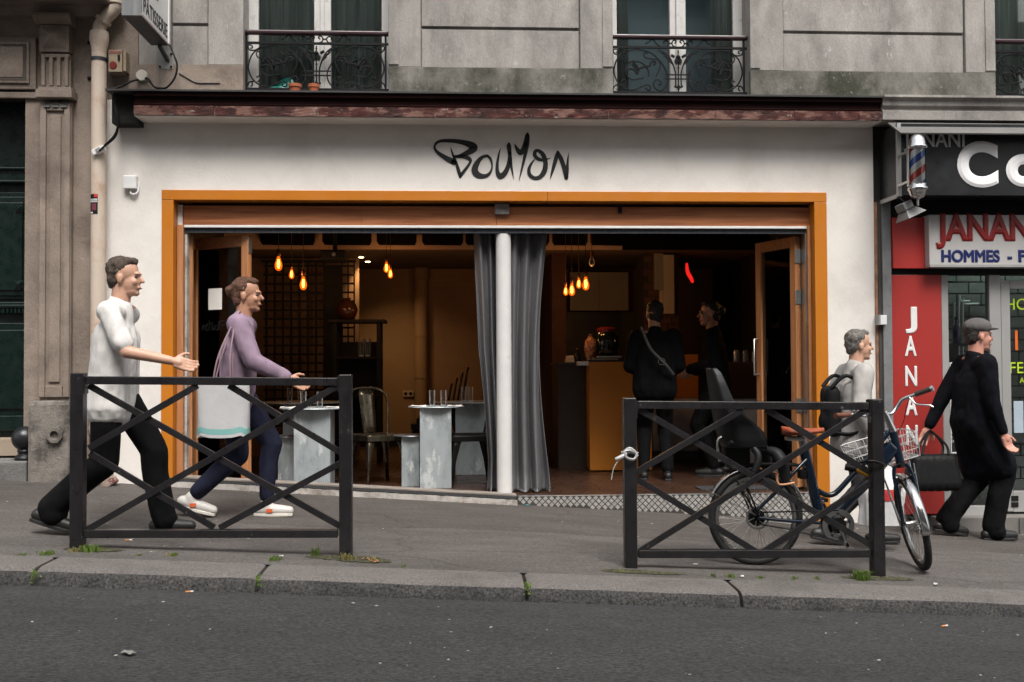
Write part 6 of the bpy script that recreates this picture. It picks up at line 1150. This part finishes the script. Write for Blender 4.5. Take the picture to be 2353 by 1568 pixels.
def carr(s, t): a = s*2*math.pi; r_ = (.15-.10*max(0, t-.55)/.45)*(1+.09*math.sin(5*a+3*t)+.05*math.sin(9*a-6*t)); return Vector((r_*math.cos(a), .6*r_*math.sin(a), .42*t))
MB().grid(carr, 40, 18).build('film', mat('white plastic film', (.60, .60, .60), .35, var=.06, bump=.5, bs=18), pb3, smooth=70); MB().add([carr(i/24, 0) for i in range(24)], [tuple(range(24))]).build('bottom', mat('white plastic film', (.60, .60, .60), .35), pb3); MB().grid(lambda s, t: carr(.62+.26*s, .40+.18*t)*1.008+Vector((0, -.003, 0)), 14, 4).build('red_print', mat('red print', (.45, .04, .04), .5), pb3, smooth=180, fix=False)
for s in (-1, 1): MB().tube(crv([(s*.045, 0, .41), (s*.02, 0, .47), (-.01, .01, .535)], 4), .008, 6).build('handle', mat('white plastic film', (.60, .60, .60), .35), pb3)
# person in black at the far right
px, py = 3.56, -.58; g0 = gz(px, py)
p4_, J4 = person('person in long black coat and flat cap walking past the barber window', (px, py, g0), 1.76, R(0),
  {-1: (.13, -.07, fz(px+.13, py), .02), 1: (-.17, .07, fz(px-.17, py)+.02, -.16)}, {-1: (.14, -.23, .82), 1: (-.22, .23, .84)},
  dict(skin=('pink', (.50, .24, .18)), hair=('dark', (.02, .016, .014)), top=('black wool', (.0035, .004, .0065)), legs=('black', (.0045, .0045, .005)), shoe=('black', (.012, .012, .012), (.015, .015, .015)), hem=-.02, loose=.0, curl=1.0), coat=.85, flare=.05, cap=('grey', (.10, .095, .095)), hipz=.90, lean=.05)
hb = Vector(p4_.location)+J4['wr'][1]
bg4 = thing('holdall', 'black holdall carried by the person in the long black coat', 'bag', hb+Vector((-.12, -.30, -.50)))
blob('bag_body', [((-.15+.06*j_, (i_-1)*.045, .09), (-.13+.052*j_, (i_-1)*.03, .27), .062, .05) for i_ in range(3) for j_ in range(6)], [], mat('black leather', (.005, .005, .0055), .6, bump=.2, bs=25, spec=.2), bg4, .012, 4)
for s in (-1, 1): MB().tube(crv([(-.10, s*.05, .31), (-.04, s*.03+.06, .40), (.08, .22, .47), (.14, .26, .46), (.14, s*.03+.08, .38), (.11, s*.05, .31)], 6), .010, 6).build('handle', mat('black leather', (.008, .008, .009), .5), bg4, smooth=60)
# two guests at the counter, seen from behind
for i, (u, y, Ht, rz, lb, hr) in enumerate(((1507, 1.05, 1.72, R(82), 'person in black with a crossbody strap standing back to the street at the counter', 'short'), (1650, 1.35, 1.74, R(160), 'person in black with hoop earring standing inside beside the counter', 'bun'))):
    x = ax(u, 1090, y)
    pp_, Jp = person(lb, (x, y, 0.003), Ht, R(15), {1: (.02, .11, .0, .0), -1: (-.02, -.11, .0, .0)}, {1: (.26, .16, 1.02), -1: (.24, -.16, 1.0)}, dict(skin=SKB, hair=('black', (.008, .007, .006)), top=('black %d' % i, (.0035, .0035, .004)), legs=('dark %d' % i, (.004, .004, .0045)), shoe=('dark', (.01, .01, .01), (.02, .02, .02)), ankle=0, hem=-.06, loose=.03), rz=rz, hair=hr, hipz=.90)
    if i == 0:
        MB().tube(crv([(-.14, .13, 1.42), (-.185, .05, 1.22), (-.185, -.08, 1.08), (-.14, -.16, .98)], 6), .014, 6).build('bag_strap', mat('dark strap', (.05, .048, .045), .5), pp_, smooth=60); MB().tube([Vector((-.205, -.05+.03*math.cos(a), 1.10+.03*math.sin(a))) for a in [j*math.pi/8 for j in range(16)]], .004, 6, close=True).build('strap_ring', STEELCH, pp_)
    else:
        hq = Jp['hd']+Vector((-.005, .088, -.055)); MB().tube([hq+Vector((.018*math.cos(a), 0, .018*math.sin(a))) for a in [j*math.pi/8 for j in range(16)]], .003, 6, close=True).build('earring', mat('gold', (.8, .5, .2), .2, 1), pp_)
# ------------------------------------------------------------------ weeds, moss, litter
GRS = mat('weed green', (.075, .125, .012), .7, var=.35, vs_=40); GRY = mat('dry weed', (.17, .15, .05), .8, var=.3, vs_=40)
def tuft(u, v, w_, h, n, label, mt=GRS, flat=False):
    p = gp(u, v); t = thing('weed_tuft', label, 'weed', p, 0, 'weeds along the kerb'); mb = MB(); r_ = random.Random(u)
    for i in range(n):
        a = r_.uniform(0, 6.28); b = Vector((r_.gauss(0, w_*.38), r_.gauss(0, .018), 0)); L = h*r_.uniform(.45, 1); ln = Vector((math.cos(a), math.sin(a)*.6, 0))*L*r_.uniform(.15, .75); s = Vector((-math.sin(a), math.cos(a), 0))*.0022
        P = [b, b+ln*.3+Vector((0, 0, L*.6)), b+ln+Vector((0, 0, L*(.75 if not flat else .45)))]
        mb.add([P[0]-s, P[0]+s, P[1]+s*.8, P[1]-s*.8, P[2]], [(0, 1, 2, 3), (3, 2, 4)])
    mb.build('blades', mt, t, fix=False)['kind'] = 'stuff'
for a in ((208, 1268, .075, .065, 130, 'largest grass tuft at the foot of the left railing post'), (178, 1268, .06, .035, 70, 'low yellowish weeds left of the first railing post', GRY), (108, 1275, .05, .035, 80, 'flat green tuft on the kerb joint left of the left railing'), (50, 1277, .05, .02, 40, 'tiny weeds on the pavement edge at the far left'), (388, 1278, .03, .025, 30, 'small dry weed under the left railing', GRY), (402, 1278, .02, .028, 30, 'small green weed under the left railing'), (320, 1277, .02, .018, 20, 'sparse weed sprig under the left railing near its post'), (632, 1288, .05, .035, 90, 'green weeds on the kerb joint under the left railing'), (725, 1278, .035, .085, 45, 'tall thin weed left of the right post of the left railing'), (795, 1288, .06, .06, 90, 'weeds round the right post of the left railing', GRY), (855, 1290, .035, .035, 40, 'weed on the reddish crumbs right of the left railing', GRY), (927, 1303, .014, .02, 20, 'tiny green sprig on the kerb edge between the railings'), (1432, 1316, .05, .02, 40, 'low moss weed at the left foot of the right railing', GRY), (1640, 1326, .018, .028, 26, 'first small weed under the bicycle wheel'), (1680, 1327, .03, .035, 40, 'second small weed under the bicycle, on the kerb joint'), (1747, 1329, .022, .026, 30, 'third small weed under the bicycle'), (1827, 1331, .03, .024, 34, 'fourth small weed under the bicycle'), (1878, 1332, .022, .022, 26, 'fifth small weed under the bicycle'), (1980, 1333, .05, .085, 190, 'big bright grass tuft at the right post of the right railing')):
    tuft(*a)
def kweed(u, v, label):
    p = at(u, v, -3.0); t = thing('weed_tuft', label, 'weed', p, 0, 'weeds along the kerb'); mb = MB(); r_ = random.Random(u)
    for i in range(46):
        c = Vector((r_.gauss(0, .010), r_.uniform(-.012, .004), r_.gauss(0, .016))); s = r_.uniform(.004, .008); n_ = Vector((r_.uniform(-1, 1), -1, r_.uniform(-.3, 1))).normalized(); a_ = n_.orthogonal().normalized()*s; b_ = n_.cross(a_); mb.add([c-a_, c-b_*.6, c+a_, c+b_*.6], [(0, 1, 2, 3)])
    mb.build('leaves', GRS, t, fix=False)
kweed(80, 1322, 'green weed growing from the leftmost kerb joint'); kweed(594, 1332, 'green weed growing from the kerb joint under the left railing'); kweed(1212, 1350, 'green weed growing from the kerb joint between the railings')
MO = mat('moss and soil', (.060, .062, .026), .95, var=.5, vs_=40, bump=1, bs=60, c2=(.03, .026, .02), s2=30, t2=.55)
ms_ = MB(); r_ = random.Random(4)
for u, v, wx, wy in ((215, 1264, .16, .05), (800, 1284, .24, .07), (840, 1290, .15, .05), (1440, 1314, .14, .05), (1500, 1318, .18, .035), (2020, 1330, .22, .06)):
    p = gp(u, v)
    for i in range(260):
        a = r_.uniform(0, 6.28); d = r_.random()**.6; c = p+Vector((wx*d*math.cos(a), wy*d*math.sin(a), 0)); c.z = gz(c.x, c.y)+.004; s = r_.uniform(.006, .016); h = r_.uniform(.002, .009)*(1.2-d); ms_.add([c+Vector((s*math.cos(k*1.57+a), s*math.sin(k*1.57+a), 0)) for k in range(4)]+[c+Vector((0, 0, h))], [(0, 1, 4), (1, 2, 4), (2, 3, 4), (3, 0, 4)])
o = ms_.build('moss', MO, None, fix=False); tag(o, 'mossy soil crumbs round the railing feet', 'moss', kind='stuff')
gv = MB()
for i in range(560):
    x = r_.uniform(-4.5, 5); y = r_.uniform(-6.6, -3.1) if i % 3 else r_.uniform(-2.6, -.1); z = (rz_(x, y) if y < -3 else gz(x, y)+.006)+.001; s = r_.choice((.0025, .003, .004, .005, .008)); a = r_.uniform(0, 6.28); gv.add([(x+s*math.cos(a+k*1.57)*(1.6 if k % 2 else 1), y+s*math.sin(a+k*1.57), z) for k in range(4)]+[(x, y, z+s*.5)], [(0, 1, 4), (1, 2, 4), (2, 3, 4), (3, 0, 4)])
o = gv.build('grit', mat('pale grit', (.27, .255, .235), .8, var=.6, vs_=50), None, fix=False); tag(o, 'pale grit and specks scattered over the road and pavement', 'grit', kind='stuff')
def butt(u, v, rz, label, road_=False):
    p = gp(u, v)
    if road_:
        p = at(u, v, -3.3)
        for _ in range(20): d = fw*FPX+rt*(u-1176.5)-up*(v-784); t = (rz_(p.x, p.y)-CAM.z)/d.z; p = CAM+d*t
        p.z = rz_(p.x, p.y)
    t = thing('cigarette_butt', label, 'cigarette butt', p+Vector((0, 0, .005)), rz, 'cigarette butts'); Mx = Matrix.Rotation(R(90), 4, 'Y')
    MB().lathe([(.004, -.012), (.004, .012)], (0, 0, 0), 8, Mx).build('filter', mat('orange filter', (.62, .24, .07), .8), t); MB().lathe([(.0038, 0), (.0038, .014)], (.012, 0, 0), 8, Mx).build('stub', PAPER, t)
butt(432, 1362, .2, 'cigarette butt in the gutter below the left kerb stone', True); butt(293, 1243, .1, 'cigarette butt under the bottom rail of the left railing'); butt(357, 1231, -.2, 'cigarette butt under the man in white'); butt(2168, 1441, .3, 'cigarette butt on the road at the right', True); butt(1867, 1270, 0, 'cigarette butt near the bicycle pedal')
lf = MB()
for u0_, u1_, v0, v1, n_ in ((960, 1210, 1128, 1160, 26), (205, 260, 1100, 1112, 14), (830, 870, 1286, 1294, 30), (600, 900, 1116, 1124, 12)):
    for i in range(n_):
        u = r_.uniform(u0_, u1_); t = (u-u0_)/(u1_-u0_); p = gp(u, v0+(v1-v0)*t+r_.uniform(-2, 3)); s = r_.uniform(.006, .016); a = r_.uniform(0, 6.28)
        if p.y > -.07: p.y = -.075
        p.z = gz(p.x, p.y)+.009; lf.add([p+Vector((s*math.cos(a+k*1.57)*(1 if k % 2 else .5), s*math.sin(a+k*1.57)*(1 if k % 2 else .5), r_.uniform(0, .008))) for k in range(4)], [(0, 1, 2, 3)])
o = lf.build('leaf_litter', mat('dry leaf', (.26, .12, .06), .8, var=.4, vs_=60), None, fix=False); tag(o, 'dry leaf crumbs along the threshold and railing foot', 'leaf litter', kind='stuff')
def scrap(u, v, s, c, label, road_=False):
    p = gp(u, v)
    if road_:
        for _ in range(20): d = fw*FPX+rt*(u-1176.5)-up*(v-784); p = CAM+d*((rz_(p.x, p.y)-CAM.z)/d.z)
    r2 = random.Random(u); mb = MB().grid(lambda a, b: Vector(((a-.5)*s*2, (b-.5)*s, .003+.25*s*abs(math.sin(4*a+3*b+u)))), 5, 4); o = mb.build('scrap', mat('scrap '+label[:6], c, .6), None, solid=.001); o.location = p+Vector((0, 0, .005)); o.rotation_euler.z = r2.uniform(0, 3); tag(o, label, 'litter', 'scraps of litter')
scrap(1212, 1163, .018, (.05, .35, .42), 'turquoise scrap of foil at the end of the threshold'); scrap(647, 1281, .012, (.7, .68, .62), 'round white scrap on the kerb under the left railing'); scrap(1598, 1300, .014, (.65, .6, .55), 'white scrap at the left foot of the right railing'); scrap(1706, 1328, .016, (.6, .58, .54), 'crumpled white paper on the kerb under the bicycle'); scrap(2150, 1346, .02, (.45, .44, .42), 'grey flattened scrap near the front wheel'); scrap(295, 1506, .03, (.20, .19, .18), 'flattened grey scrap on the road at the lower left', True)
